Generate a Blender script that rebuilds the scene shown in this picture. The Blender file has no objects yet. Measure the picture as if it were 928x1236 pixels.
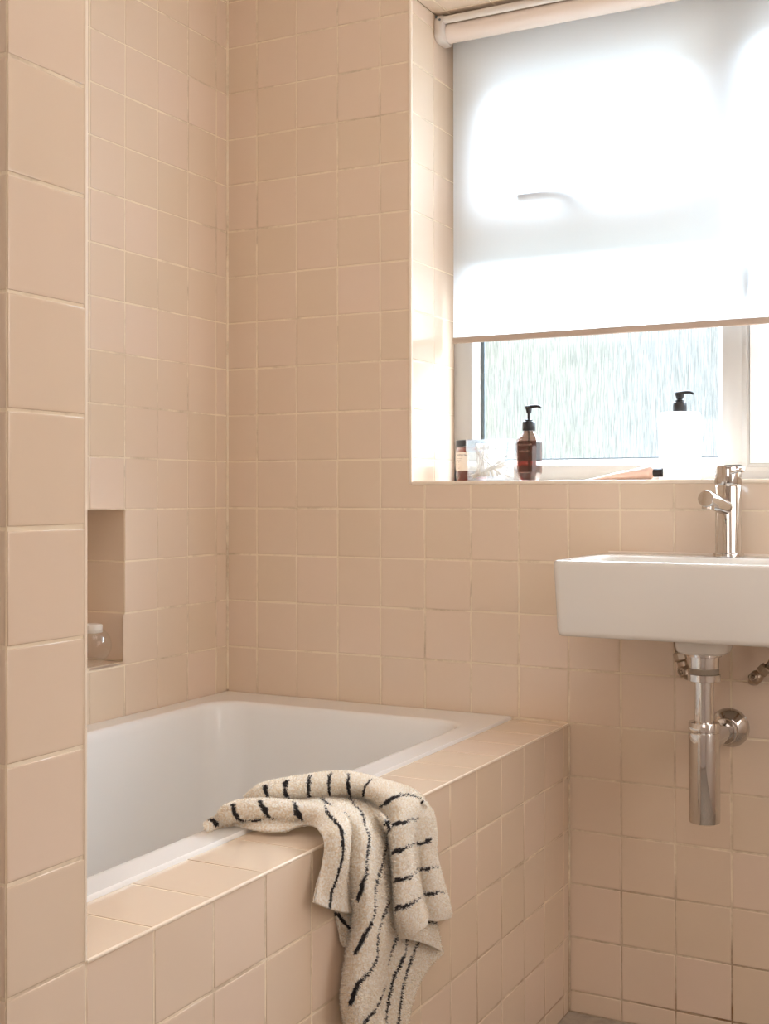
import bpy, bmesh, math, random
from mathutils import Vector, Matrix
random.seed(7)
S = bpy.context.scene
COL = bpy.data.collections.new('bathroom'); S.collection.children.link(COL)
PI = math.pi

# ------------------------------------------------------------------ helpers
def link(o, parent=None):
    COL.objects.link(o)
    if parent is not None:
        o.parent = parent
        o.matrix_parent_inverse = Matrix.Translation(parent.location).inverted()
    return o
def obj(name, bm, mats, parent=None, smooth=True, angle=35):
    me = bpy.data.meshes.new(name)
    bmesh.ops.recalc_face_normals(bm, faces=bm.faces) if smooth == 'fix' else None
    bm.to_mesh(me); bm.free()
    for m in (mats if isinstance(mats, (list, tuple)) else [mats]): me.materials.append(m)
    if smooth:
        me.polygons.foreach_set('use_smooth', [True]*len(me.polygons))
        try: me.set_sharp_from_angle(angle=math.radians(angle))
        except Exception: pass
    return link(bpy.data.objects.new(name, me), parent)
def thing(name, label, cat, loc=(0, 0, 0), group=None):
    o = bpy.data.objects.new(name, None); o.location = loc; o.empty_display_size = .02
    link(o); o['label'] = label; o['category'] = cat
    if group: o['group'] = group
    return o
def tag(o, label, cat, group=None):
    o['label'] = label; o['category'] = cat
    if group: o['group'] = group
    return o
def structure(o): o['kind'] = 'structure'; return o

def box(bm, x0, x1, y0, y1, z0, z1, bev=0, seg=3, mi=0):
    t = bmesh.new(); bmesh.ops.create_cube(t, size=1)
    for v in t.verts: v.co = Vector((x0+(v.co.x+.5)*(x1-x0), y0+(v.co.y+.5)*(y1-y0), z0+(v.co.z+.5)*(z1-z0)))
    if bev: bmesh.ops.bevel(t, geom=t.edges[:], offset=bev, segments=seg, profile=.5, affect='EDGES', clamp_overlap=True)
    merge(bm, t, mi)
def merge(bm, t, mi=0):
    mp = {v: bm.verts.new(v.co) for v in t.verts}
    for f in t.faces:
        try:
            g = bm.faces.new([mp[v] for v in f.verts]); g.material_index = mi
        except ValueError: pass
    t.free()
def frame_of(axis):
    w = Vector(axis).normalized()
    a = Vector((0, 0, 1)) if abs(w.z) < .9 else Vector((1, 0, 0))
    u = a.cross(w).normalized(); return u, w.cross(u), w
def lathe(bm, prof, origin=(0, 0, 0), axis=(0, 0, 1), n=40, mi=0, sq=None, cap0=True, cap1=True):
    """prof: (radius, height) pairs along axis. sq: superellipse exponent for squarish sections."""
    u, v, w = frame_of(axis) if tuple(axis) != (0, 0, 1) else (Vector((1, 0, 0)), Vector((0, 1, 0)), Vector((0, 0, 1)))
    o = Vector(origin); rings = []
    for r, h in prof:
        ring = []
        for k in range(n):
            a = 2*PI*k/n; c, s = math.cos(a), math.sin(a)
            m = 1.0
            if sq: m = 1/((abs(c)**sq+abs(s)**sq)**(1/sq))
            ring.append(bm.verts.new(o+u*(c*r*m)+v*(s*r*m)+w*h))
        rings.append(ring)
    for a, b in zip(rings, rings[1:]):
        for k in range(n):
            f = bm.faces.new((a[k], a[(k+1) % n], b[(k+1) % n], b[k])); f.material_index = mi
    if cap0 and prof[0][0] > 1e-6: f = bm.faces.new(rings[0][::-1]); f.material_index = mi
    if cap1 and prof[-1][0] > 1e-6: f = bm.faces.new(rings[-1]); f.material_index = mi
def smooth_path(P, n=8):
    P = [Vector(p) for p in P]; out = []
    for i in range(len(P)-1):
        p0 = P[max(i-1, 0)]; p1 = P[i]; p2 = P[i+1]; p3 = P[min(i+2, len(P)-1)]
        for k in range(n):
            t = k/n
            out.append(.5*((2*p1)+(p2-p0)*t+(2*p0-5*p1+4*p2-p3)*t*t+(3*p1-p0-3*p2+p3)*t**3))
    out.append(P[-1]); return out
def tube(bm, P, r, n=16, mi=0, cap=True):
    P = [Vector(p) for p in P]; R = r if isinstance(r, (list, tuple)) else [r]*len(P)
    rings = []; u = None
    for i, p in enumerate(P):
        d = (P[min(i+1, len(P)-1)]-P[max(i-1, 0)]).normalized()
        if u is None: u = frame_of(d)[0]
        u = (u-d*u.dot(d)).normalized(); v = d.cross(u)
        rings.append([bm.verts.new(p+(u*math.cos(2*PI*k/n)+v*math.sin(2*PI*k/n))*R[i]) for k in range(n)])
    for a, b in zip(rings, rings[1:]):
        for k in range(n):
            f = bm.faces.new((a[k], a[(k+1) % n], b[(k+1) % n], b[k])); f.material_index = mi
    if cap:
        for rg in (rings[0][::-1], rings[-1]):
            f = bm.faces.new(rg); f.material_index = mi
def rrect(x0, x1, y0, y1, r, n=8):
    """rounded rectangle outline, counter-clockwise."""
    out = []
    for cx, cy, a0 in ((x1-r, y1-r, 0), (x0+r, y1-r, PI/2), (x0+r, y0+r, PI), (x1-r, y0+r, 3*PI/2)):
        for k in range(n+1):
            a = a0+PI/2*k/n; out.append((cx+r*math.cos(a), cy+r*math.sin(a)))
    return out
def loft(bm, rings, close0=False, close1=False, mi=0):
    vs = [[bm.verts.new(p) for p in r] for r in rings]; n = len(vs[0])
    for a, b in zip(vs, vs[1:]):
        for k in range(n):
            f = bm.faces.new((a[k], a[(k+1) % n], b[(k+1) % n], b[k])); f.material_index = mi
    if close0: f = bm.faces.new(vs[0][::-1]); f.material_index = mi
    if close1: f = bm.faces.new(vs[-1]); f.material_index = mi
def lettering(text, size, place, name, mat, parent, extrude=.0, align='LEFT'):
    """built-in font -> mesh; place(x, y) maps the flat lettering (metres) onto the surface."""
    cu = bpy.data.curves.new(name, 'FONT'); cu.body = text; cu.size = size; cu.align_x = align; cu.resolution_u = 3
    t = bpy.data.objects.new(name, cu); COL.objects.link(t)
    bpy.context.view_layer.update()
    dg = bpy.context.evaluated_depsgraph_get()
    me = bpy.data.meshes.new_from_object(t.evaluated_get(dg))
    COL.objects.unlink(t); bpy.data.objects.remove(t); bpy.data.curves.remove(cu)
    for v in me.vertices: v.co = Vector(place(v.co.x, v.co.y))
    me.materials.clear(); me.materials.append(mat)
    return link(bpy.data.objects.new(name, me), parent)

# ------------------------------------------------------------------ materials
def lin(r, g, b):
    f = lambda c: (c/255/12.92 if c/255 <= .04045 else ((c/255+.055)/1.055)**2.4)
    return (f(r), f(g), f(b), 1)
def mat(name, col, rough=.5, metal=0, spec=.5, trans=0, ior=1.45, coat=0, bump=None, sss=0):
    m = bpy.data.materials.new(name); m.use_nodes = True; nt = m.node_tree
    p = nt.nodes['Principled BSDF']
    p.inputs['Base Color'].default_value = col; p.inputs['Roughness'].default_value = rough
    p.inputs['Metallic'].default_value = metal; p.inputs['Specular IOR Level'].default_value = spec
    p.inputs['Transmission Weight'].default_value = trans; p.inputs['IOR'].default_value = ior
    p.inputs['Coat Weight'].default_value = coat
    if bump:
        sc, st, dist = bump
        tc = nt.nodes.new('ShaderNodeTexCoord'); nz = nt.nodes.new('ShaderNodeTexNoise'); b = nt.nodes.new('ShaderNodeBump')
        nz.inputs['Scale'].default_value = sc; nz.inputs['Detail'].default_value = 3
        b.inputs['Strength'].default_value = st; b.inputs['Distance'].default_value = dist
        nt.links.new(tc.outputs['Object'], nz.inputs['Vector']); nt.links.new(nz.outputs['Fac'], b.inputs['Height'])
        nt.links.new(b.outputs['Normal'], p.inputs['Normal'])
    return m
def tile_material(name, ca, cb, rough):
    m = bpy.data.materials.new(name); m.use_nodes = True; nt = m.node_tree; N = nt.nodes; L = nt.links
    p = N['Principled BSDF']; p.inputs['Roughness'].default_value = rough; p.inputs['Specular IOR Level'].default_value = .5
    at = N.new('ShaderNodeAttribute'); at.attribute_name = 'tint'
    tc = N.new('ShaderNodeTexCoord'); nz = N.new('ShaderNodeTexNoise'); nz.inputs['Scale'].default_value = 9; nz.inputs['Detail'].default_value = 2
    ad = N.new('ShaderNodeMath'); ad.operation = 'MULTIPLY_ADD'; ad.inputs[1].default_value = .35; 
    mx = N.new('ShaderNodeMix'); mx.data_type = 'RGBA'; mx.inputs[6].default_value = ca; mx.inputs[7].default_value = cb
    L.new(tc.outputs['Object'], nz.inputs['Vector']); L.new(nz.outputs['Fac'], ad.inputs[0]); L.new(at.outputs['Fac'], ad.inputs[2])
    L.new(ad.outputs[0], mx.inputs[0]); L.new(mx.outputs[2], p.inputs['Base Color'])
    b = N.new('ShaderNodeBump'); b.inputs['Strength'].default_value = .12; b.inputs['Distance'].default_value = .004
    n2 = N.new('ShaderNodeTexNoise'); n2.inputs['Scale'].default_value = 14; n2.inputs['Detail'].default_value = 1
    L.new(tc.outputs['Object'], n2.inputs['Vector']); L.new(n2.outputs['Fac'], b.inputs['Height']); L.new(b.outputs['Normal'], p.inputs['Normal'])
    return m
def grout_material():
    m = bpy.data.materials.new('grout'); m.use_nodes = True; nt = m.node_tree; N = nt.nodes; L = nt.links
    p = N['Principled BSDF']; p.inputs['Roughness'].default_value = .85; p.inputs['Specular IOR Level'].default_value = .15
    tc = N.new('ShaderNodeTexCoord'); nz = N.new('ShaderNodeTexNoise'); nz.inputs['Scale'].default_value = 5.5; nz.inputs['Detail'].default_value = 6; nz.inputs['Roughness'].default_value = .75
    sp = N.new('ShaderNodeSeparateXYZ'); mr = N.new('ShaderNodeMapRange')     # dirtier towards the floor
    mr.inputs[1].default_value = .0; mr.inputs[2].default_value = .62; mr.inputs[3].default_value = .2; mr.inputs[4].default_value = 0
    ad = N.new('ShaderNodeMath'); ad.operation = 'ADD'
    cr = N.new('ShaderNodeValToRGB'); cr.color_ramp.elements[0].position = .5; cr.color_ramp.elements[0].color = GROUT
    cr.color_ramp.elements[1].position = .86; cr.color_ramp.elements[1].color = lin(140, 108, 80)
    L.new(tc.outputs['Object'], nz.inputs['Vector']); L.new(tc.outputs['Object'], sp.inputs[0]); L.new(sp.outputs['Z'], mr.inputs[0])
    L.new(nz.outputs['Fac'], ad.inputs[0]); L.new(mr.outputs[0], ad.inputs[1]); L.new(ad.outputs[0], cr.inputs[0]); L.new(cr.outputs[0], p.inputs['Base Color'])
    return m
GROUT = lin(230, 213, 188)
TILE = tile_material('pink_tile', lin(217, 196, 171), lin(223, 200, 180), .12)
GRT = grout_material()
TRIM = mat('cream_trim', lin(236, 220, 200), .3)
WHITE = mat('white_paint', lin(238, 234, 228), .6)
CERAMIC = mat('white_ceramic', lin(218, 212, 204), .12, coat=.3)
ACRYL = mat('white_acrylic', lin(232, 229, 225), .12, coat=.3)
CHROME = mat('chrome', lin(206, 202, 198), .06, 1)
STEEL = mat('satin_chrome', lin(196, 188, 178), .2, 1)
THREAD = mat('threaded_metal', lin(205, 194, 180), .4, .5, bump=(300, .6, .002))
BRASS = mat('aged_valve_metal', lin(172, 154, 136), .3, 1)
DARK = mat('black_plastic', lin(38, 36, 37), .38)
PVC = mat('white_pvc', lin(242, 241, 240), .28)
PVC_SHADED = mat('shaded_pvc_frame', lin(184, 181, 177), .3)  # same white PVC, with the backlit frame's shade put into the colour
HANDLE = mat('taupe_handle', lin(112, 100, 92), .4)
GASKET = mat('grey_gasket', lin(96, 106, 110), .5)

# ------------------------------------------------------------------ tiling
def clip(cell, holes):
    """cell minus rectangular holes -> list of rectilinear polygons (counter-clockwise)."""
    u0, u1, v0, v1 = cell; e = 1e-6
    for (a0, a1, b0, b1) in holes:
        A0, A1, B0, B1 = max(u0, a0), min(u1, a1), max(v0, b0), min(v1, b1)
        if A1-A0 < e or B1-B0 < e: continue
        fu = A0-u0 < e and u1-A1 < e; fv = B0-v0 < e and v1-B1 < e
        out = []
        if fu or fv:
            for c in ((u0, A0, v0, v1), (A1, u1, v0, v1)) if fv else ((u0, u1, v0, B0), (u0, u1, B1, v1)):
                if c[1]-c[0] > .004 and c[3]-c[2] > .004: out += clip(c, [h for h in holes if h != (a0, a1, b0, b1)])
            return out
        l = A0-u0 < e; b = B0-v0 < e
        iu = A1 if l else A0; iv = B1 if b else B0
        if not l and not b: return [[(u0, v0), (u1, v0), (u1, iv), (iu, iv), (iu, v1), (u0, v1)]]
        if l and not b: return [[(u0, v0), (u1, v0), (u1, v1), (iu, v1), (iu, iv), (u0, iv)]]
        if l and b: return [[(iu, v0), (u1, v0), (u1, v1), (u0, v1), (u0, iv), (iu, iv)]]
        return [[(u0, v0), (iu, v0), (iu, iv), (u1, iv), (u1, v1), (u0, v1)]]
    return [[(u0, v0), (u1, v0), (u1, v1), (u0, v1)]]
def inset(poly, d):
    n = len(poly); out = []
    for i in range(n):
        p, q, r = poly[i-1], poly[i], poly[(i+1) % n]
        s1 = (1 if q[0] > p[0]+1e-9 else -1 if q[0] < p[0]-1e-9 else 0, 1 if q[1] > p[1]+1e-9 else -1 if q[1] < p[1]-1e-9 else 0)
        s2 = (1 if r[0] > q[0]+1e-9 else -1 if r[0] < q[0]-1e-9 else 0, 1 if r[1] > q[1]+1e-9 else -1 if r[1] < q[1]-1e-9 else 0)
        out.append((q[0]+d*(-s1[1]-s2[1]), q[1]+d*(s1[0]+s2[0])))
    return out
GW, BV, HT = .0034, .0019, .0008
def tiles(bm, O, U, V, us, vs, holes=(), skip=None, jit=1.0, thick=None):
    """a field of bevelled tiles over the grid lines us x vs, faces on the plane through O, grout just behind."""
    O, U, V = Vector(O), Vector(U), Vector(V); N = U.cross(V)
    P = lambda p, h: bm.verts.new(O+U*p[0]+V*p[1]+N*h)
    tint = bm.faces.layers.float.get('tint') or bm.faces.layers.float.new('tint')
    for i in range(len(us)-1):
        for j in range(len(vs)-1):
            c = (us[i], us[i+1], vs[j], vs[j+1])
            if skip and skip((c[0]+c[1])/2, (c[2]+c[3])/2): continue
            for poly in clip(c, list(holes)):
                f = bm.faces.new([P(p, -HT) for p in poly]); f.material_index = 1
                xs = [p[0] for p in poly]; ys = [p[1] for p in poly]
                if max(xs)-min(xs) < .008 or max(ys)-min(ys) < .008: continue
                tx, ty = random.gauss(0, .0016)*jit, random.gauss(0, .0016)*jit
                hz = random.uniform(-.00025, .00015)*jit
                jx, jy = random.gauss(0, .0003), random.gauss(0, .0003)
                cx, cy = sum(xs)/len(xs), sum(ys)/len(ys); rings = []
                for d, h in ((GW/2, -HT-.0004), (GW/2, -HT*.45), (GW/2+BV*.35, -HT*.14), (GW/2+BV, 0), (GW/2+BV+.0016, 0)):
                    rings.append([P((p[0]+jx, p[1]+jy), h+hz+tx*(p[0]-cx)+ty*(p[1]-cy)) for p in inset(poly, d)])
                tv = min(1, max(0, random.gauss(.32, .2)))
                n = len(poly)
                for a, b in zip(rings, rings[1:]):
                    for k in range(n):
                        f = bm.faces.new((a[k], a[(k+1) % n], b[(k+1) % n], b[k])); f[tint] = tv
                f = bm.faces.new(rings[-1]); f[tint] = tv
def grid(a, b, start, step=.1):
    """grid lines from a to b on the lattice start + k*step."""
    k = math.ceil((a-start)/step-1e-6); out = [a]
    while start+k*step < b-1e-6:
        q = start+k*step
        if q-a > 1e-6: out.append(q)
        k += 1
    return out+[b]
def tilewall(name, fields, parent=None, slabs=()):
    """tiled faces plus unseen slabs added behind to stop light leaks."""
    bm = bmesh.new()
    for s in slabs: box(bm, *s, mi=1)
    for f in fields: tiles(bm, **f)
    return obj(name, bm, [TILE, GRT], parent, True, 80)
SKY, SKYUP, P_CEIL, P_REAR, P_SIDE, EXPO = .79, 42, 6.5, 12, 8.5, 0.08      # daylight, ceiling light, added fill and exposure
# ------------------------------------------------------------------ room (metres; floor z=0, back wall y=0)
XL, XRW, YF, ZC = -.7773, 1.42, -3.0, 2.42           # left wall, right wall, front wall, ceiling
PY0, PY1 = -1.3297, -1.4292                          # far and near faces of the wall at the foot of the bath
ZT, ZR = .538, .543                                  # tiled ledge, bath rim
WX0, WX1, WZ0, WZ1, WD = -.329, .92, .9945, 1.972, .2024   # window opening, depth to the frame
NY0, NY1, NZ0, NZ1, ND = -.64, -.3405, .647, .94, .115     # niche in the left wall
rows = grid(0, ZC, .04)
X, Y, Z = (1, 0, 0), (0, 1, 0), (0, 0, 1); nX, nY = (-1, 0, 0), (0, -1, 0)

wb = structure(tilewall('wall_back', slabs=[(-.95, WX0-.004, .205, .28, -.02, ZC+.1), (WX1+.004, XRW+.17, .205, .28, -.02, ZC+.1), (WX0-.01, WX1+.01, .205, .28, -.02, WZ0-.006), (WX0-.01, WX1+.01, .205, .28, WZ1+.006, ZC+.1),
    (-.95, XRW+.17, .0015, .28, ZC-.3, ZC+.1)], fields=[dict(O=(0, 0, 0), U=X, V=Z, us=grid(XL, XRW, 0), vs=rows, holes=[(WX0, WX1, WZ0, WZ1)],
        skip=lambda u, v: u < -.12 and v < .44)]))
wl = structure(tilewall('wall_left', slabs=[(-.96, -.93, YF-.1, .28, -.02, ZC+.1)], fields=[
    dict(O=(XL, 0, 0), U=Y, V=Z, us=grid(PY0, 0, -.04), vs=rows, holes=[(NY0, NY1, NZ0, NZ1)], skip=lambda u, v: v < .44),
    dict(O=(0, NY1, 0), U=X, V=Z, us=grid(XL-ND, XL, XL-.1), vs=[NZ0, .74, .84, NZ1]),
    dict(O=(0, NY0, 0), U=nX, V=Z, us=grid(-XL, -XL+ND, -XL+.1), vs=[NZ0, .74, .84, NZ1]),
    dict(O=(XL-ND, 0, 0), U=Y, V=Z, us=grid(NY0, NY1, -.04), vs=[NZ0, .74, .84, NZ1]),
    dict(O=(0, 0, NZ0), U=X, V=Y, us=grid(XL-ND, XL, XL-.1), vs=grid(NY0, NY1, -.04)),
    dict(O=(0, 0, NZ1), U=Y, V=X, us=grid(NY0, NY1, -.04), vs=grid(XL-ND, XL, XL-.1))]))
A0 = -.0293
structure(tilewall('wall_bath_panel', [
    dict(O=(0, 0, 0), U=Y, V=Z, us=grid(PY1, 0, A0), vs=[0]+grid(.04, .44, .04)+[ZT]),
    dict(O=(0, 0, ZT), U=X, V=Y, us=[-.113, 0], vs=grid(PY0, 0, A0))]))
pr = [ZT, .6353, .7363, .8372, .9385]+[1.0405+.1016*k for k in range(14)]
pr = [z for z in pr if z < ZC-.02]+[ZC]
structure(tilewall('wall_bath_foot', [
    dict(O=(0, 0, 0), U=Y, V=Z, us=[PY1, PY0], vs=pr),
    dict(O=(0, PY1, 0), U=X, V=Z, us=grid(XL, 0, 0), vs=[0]+grid(.04, .44, .04)+pr),
    dict(O=(0, PY0, 0), U=nX, V=Z, us=grid(0, -XL, 0), vs=pr)]))
# plain walls behind the camera, ceiling, floor
def plane(name, pts, m):
    bm = bmesh.new(); bm.faces.new([bm.verts.new(p) for p in pts]); return structure(obj(name, bm, m, None, False))
PAINT = mat('warm_white_wall_paint', lin(232, 216, 202), .7)
plane('wall_right', [(XRW, .25, -.02), (XRW, YF-.05, -.02), (XRW, YF-.05, ZC+.02), (XRW, .25, ZC+.02)], PAINT)
plane('wall_front', [(XRW+.1, YF, -.02), (XL-.1, YF, -.02), (XL-.1, YF, ZC+.02), (XRW+.1, YF, ZC+.02)], PAINT)
plane('wall_side', [(XL, YF, 0), (XL, PY1, 0), (XL, PY1, ZC), (XL, YF, ZC)], PAINT)
plane('ceiling', [(XL-.2, .28, ZC), (XRW+.2, .28, ZC), (XRW+.2, YF-.1, ZC), (XL-.2, YF-.1, ZC)], mat('ceiling_paint', lin(240, 234, 226), .8))
def floor_material():
    m = mat('grey_stone_floor', lin(160, 145, 130), .45); nt = m.node_tree; N = nt.nodes; L = nt.links
    tc = N.new('ShaderNodeTexCoord'); nz = N.new('ShaderNodeTexNoise'); nz.inputs['Scale'].default_value = 14; nz.inputs['Detail'].default_value = 8; nz.inputs['Roughness'].default_value = .65
    cr = N.new('ShaderNodeValToRGB'); cr.color_ramp.elements[0].color = lin(124, 112, 100); cr.color_ramp.elements[0].position = .32
    cr.color_ramp.elements[1].color = lin(178, 165, 150); cr.color_ramp.elements[1].position = .68
    L.new(tc.outputs['Object'], nz.inputs['Vector']); L.new(nz.outputs['Fac'], cr.inputs[0]); L.new(cr.outputs[0], N['Principled BSDF'].inputs['Base Color'])
    return m
bm = bmesh.new(); box(bm, XL-.17, XRW+.17, YF-.1, .3, -.05, 0); structure(obj('floor', bm, floor_material(), None, False))

# edge trims where tiled faces meet
def trimbar(name, x0, x1, y0, y1, z0, z1, b=.0016, m=TRIM):
    bm = bmesh.new(); box(bm, x0, x1, y0, y1, z0, z1, b, 3); return structure(obj(name, bm, m))
trimbar('trim_1', -.004, .0009, PY0-.003, PY0+.0016, ZT, ZC)                 # upright corner of the foot wall
trimbar('trim_2', -.0026, .0009, PY0+.002, -.001, ZT-.0026, ZT+.0009, .001)        # front edge of the bath ledge
trimbar('trim_3', WX0-.0062, WX0+.0006, -.0014, .006, WZ0-.004, WZ1)         # left edge of the window opening
trimbar('trim_4', WX0+.0007, WX1, -.0014, .006, WZ0-.0068, WZ0+.0007)        # front edge of the sill
trimbar('trim_5', XL-.002, XL+.0035, -.0035, .002, ZR+.003, ZC, m=GRT)       # sealed corner of left and back wall
trimbar('trim_6', -.0005, .0032, -.0045, 0, .002, ZT-.002, m=GRT)            # sealed corner of bath panel and wall

# ------------------------------------------------------------------ window
win = structure(bpy.data.objects.new('window_1', None)); win.location = (.3, .2, WZ0); link(win)
tilewall('window_reveal', [
    dict(O=(WX0, 0, 0), U=Y, V=Z, us=[.0, .105, WD+.02], vs=[WZ0]+grid(1.04, WZ1, .04)),
    dict(O=(WX1, 0, 0), U=nY, V=Z, us=[-WD-.02, -.105, 0], vs=[WZ0]+grid(1.04, WZ1, .04)),
    dict(O=(0, 0, WZ1), U=Y, V=X, us=[.0, .105, WD+.02], vs=grid(WX0, WX1, 0)) ], win)
tilewall('window_sill', [dict(O=(0, 0, WZ0), U=X, V=Y, us=grid(WX0, WX1, 0), vs=[.0, .105, WD+.02], jit=.2)], win)
def pane_ring(bm, x0, x1, z0, z1, prof):
    """frame of mitred profile round an opening: prof = (inset, y) pairs swept round the rectangle."""
    rings = []
    for d, y in prof: rings.append([(x0+d, y, z0+d), (x1-d, y, z0+d), (x1-d, y, z1-d), (x0+d, y, z1-d)])
    vs = [[bm.verts.new(p) for p in r] for r in rings]
    for a, b in zip(vs, vs[1:]):
        for k in range(4): bm.faces.new((a[k], a[(k+1) % 4], b[(k+1) % 4], b[k]))
GX0, GX1, GZ0, GZ1 = -.274, .240, 1.030, 1.487       # lower light (bead edges)
VX0, VX1, VZ0, VZ1 = GX0, .240, 1.545, 1.905       # opening light above
CX0, CX1 = .2945, WX1-.03                            # casement to the right of the mullion
FY, BY = WD, WD+.07
bm = bmesh.new()
def bar(x0, x1, z0, z1, y0=FY, b=.003): box(bm, x0, x1, y0, BY, z0, z1, b, 2)
bar(WX0, GX0-.012, WZ0, WZ1)                      # jamb
bar(GX1+.002, CX0-.014, WZ0, WZ1)                 # mullion
bar(CX1, WX1, WZ0, WZ1)
bar(WX0, WX1, WZ0-.004, GZ0-.002)
pane_ring(bm, CX0-.0165, CX1, GZ0-.020, VZ1+.004, [(0, FY+.001), (.010, FY-.003), (.015, FY+.002), (.0165, FY+.016)])
obj('window_frame', bm, PVC_SHADED, win, True, 30)
bm = bmesh.new()
pane_ring(bm, GX0-.013, GX1+.003, GZ0-.003, GZ1+.004, [(0, FY+.002), (.002, FY+.002), (.014, FY+.022), (.0145, FY+.03)])
obj('glazing_bead', bm, PVC, win, True, 30)
bm = bmesh.new(); bar(WX0+.002, WX1-.002, VZ1+.004, WZ1); bar(GX0-.015, GX1+.004, GZ1+.002, VZ0-.004)
obj('transom', bm, PVC, win, True, 30)
bm = bmesh.new()
pane_ring(bm, GX0-.003, GX1-.006, GZ0+.008, GZ1-.008, [(0, FY+.0235), (.0055, FY+.022), (.006, FY+.034)])
box(bm, GX0+.0012, GX0+.0085, FY+.0195, FY+.026, GZ0+.002, GZ1-.002)
obj('gasket', bm, GASKET, win, True, 30)
bm = bmesh.new()   # top opening light: sash with its own frame
pane_ring(bm, VX0-.012, VX1+.002, VZ0-.004, VZ1+.006, [(0, FY+.01), (0, FY-.012), (.003, FY-.014), (.062, FY-.014), (.076, FY+.008), (.077, FY+.03)])
pane_ring(bm, CX0, CX1, GZ0-.002, VZ1-.014, [(0, FY+.016), (0, FY-.002), (.003, FY-.004), (.026, FY-.004), (.032, FY+.014), (.0325, FY+.03)])
obj('sash', bm, PVC, win, True, 30)
def glass_material():
    m = bpy.data.materials.new('rain_glass'); m.use_nodes = True; nt = m.node_tree; N = nt.nodes; L = nt.links
    N.remove(N['Principled BSDF']); out = N['Material Output']
    tc = N.new('ShaderNodeTexCoord'); mp = N.new('ShaderNodeMapping'); mp.inputs['Scale'].default_value = (420, 1, 22)
    nz = N.new('ShaderNodeTexNoise'); nz.inputs['Scale'].default_value = 1; nz.inputs['Detail'].default_value = 5; nz.inputs['Roughness'].default_value = .65; nz.inputs['Distortion'].default_value = .6
    L.new(tc.outputs['Object'], mp.inputs[0]); L.new(mp.outputs[0], nz.inputs['Vector'])
    cr = N.new('ShaderNodeValToRGB'); cr.color_ramp.elements[0].position = .34; cr.color_ramp.elements[0].color = (.56, .59, .57, 1)
    cr.color_ramp.elements[1].position = .60; cr.color_ramp.elements[1].color = (.97, .98, .97, 1)
    L.new(nz.outputs['Fac'], cr.inputs[0])
    tr = N.new('ShaderNodeBsdfTransparent'); tl = N.new('ShaderNodeBsdfTranslucent'); gl = N.new('ShaderNodeBsdfGlossy'); gl.inputs['Roughness'].default_value = .1
    L.new(cr.outputs[0], tr.inputs[0]); L.new(cr.outputs[0], tl.inputs[0])
    a = N.new('ShaderNodeMixShader'); a.inputs[0].default_value = .04; L.new(tr.outputs[0], a.inputs[1]); L.new(tl.outputs[0], a.inputs[2])
    b = N.new('ShaderNodeMixShader'); b.inputs[0].default_value = .05; L.new(a.outputs[0], b.inputs[1]); L.new(gl.outputs[0], b.inputs[2])
    L.new(b.outputs[0], out.inputs['Surface']); return m
GLASS = glass_material()
for x0, x1, z0, z1 in ((GX0-.002, GX1-.004, GZ0+.006, GZ1-.006), (VX0+.05, VX1-.06, VZ0+.06, VZ1-.06), (CX0+.02, CX1-.02, GZ0+.02, VZ1-.03)):
    bm = bmesh.new(); bm.faces.new([bm.verts.new(p) for p in ((x0, FY+.028, z0), (x1, FY+.028, z0), (x1, FY+.028, z1), (x0, FY+.028, z1))])
    obj('window_pane', bm, GLASS, win, False)
# handles: lever on the top sash and on the casement
bm = bmesh.new()
box(bm, -.045, -.005, .176, .190, 1.560, 1.590, .004)
tube(bm, smooth_path([(-.02, .178, 1.578), (-.05, .171, 1.584), (-.10, .1665, 1.588), (-.165, .1648, 1.5845)], 6), .0052, 12)
obj('handle', bm, HANDLE, win)
bm = bmesh.new()
box(bm, CX0+.004, CX0+.026, .186, .200, 1.40, 1.47, .004)
tube(bm, smooth_path([(CX0+.015, .186, 1.43), (CX0+.013, .172, 1.41), (CX0+.008, .1665, 1.38), (CX0+.004, .166, 1.34)], 6), .0058, 12)
obj('handle', bm, HANDLE, win)

# ------------------------------------------------------------------ roller blind
bl = thing('roller_blind', 'white translucent roller blind pulled halfway down the window', 'blind', (.3, .14, 1.94))
BX0, BX1, BYF = -.309, WX1-.03, .159
bm = bmesh.new()
fab = [(BX0+(BX1-BX0)*i/40, BYF+.0006*math.sin(i*1.7), 0) for i in range(41)]
vs = [[bm.verts.new((x, y, z)) for x, y, _ in fab] for z in (1.299, 1.5, 1.7, 1.938)]
for a, b in zip(vs, vs[1:]):
    for k in range(40): bm.faces.new((a[k], a[k+1], b[k+1], b[k]))
def blind_material():
    m = bpy.data.materials.new('blind_fabric'); m.use_nodes = True; nt = m.node_tree; N = nt.nodes; L = nt.links
    N.remove(N['Principled BSDF']); out = N['Material Output']
    d = N.new('ShaderNodeBsdfDiffuse'); d.inputs[0].default_value = lin(250, 247, 244)
    t = N.new('ShaderNodeBsdfTranslucent'); t.inputs[0].default_value = (.90, .96, 1.0, 1)
    a = N.new('ShaderNodeMixShader'); a.inputs[0].default_value = BLIND_T; L.new(d.outputs[0], a.inputs[1]); L.new(t.outputs[0], a.inputs[2])
    L.new(a.outputs[0], out.inputs['Surface']); return m
BLIND_T = .74
obj('fabric', bm, blind_material(), bl, True)
BAR = mat('beige_bar', lin(176, 156, 140), .5)
bm = bmesh.new(); box(bm, BX0-.001, BX1+.001, BYF-.004, BYF+.004, 1.2868, 1.3000, .0015); obj('bottom_bar', bm, BAR, bl)
RY, RZ, RR = .139, 1.9375, .0205
ROLL = mat('rolled_blind_fabric', lin(236, 224, 214), .7)
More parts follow.
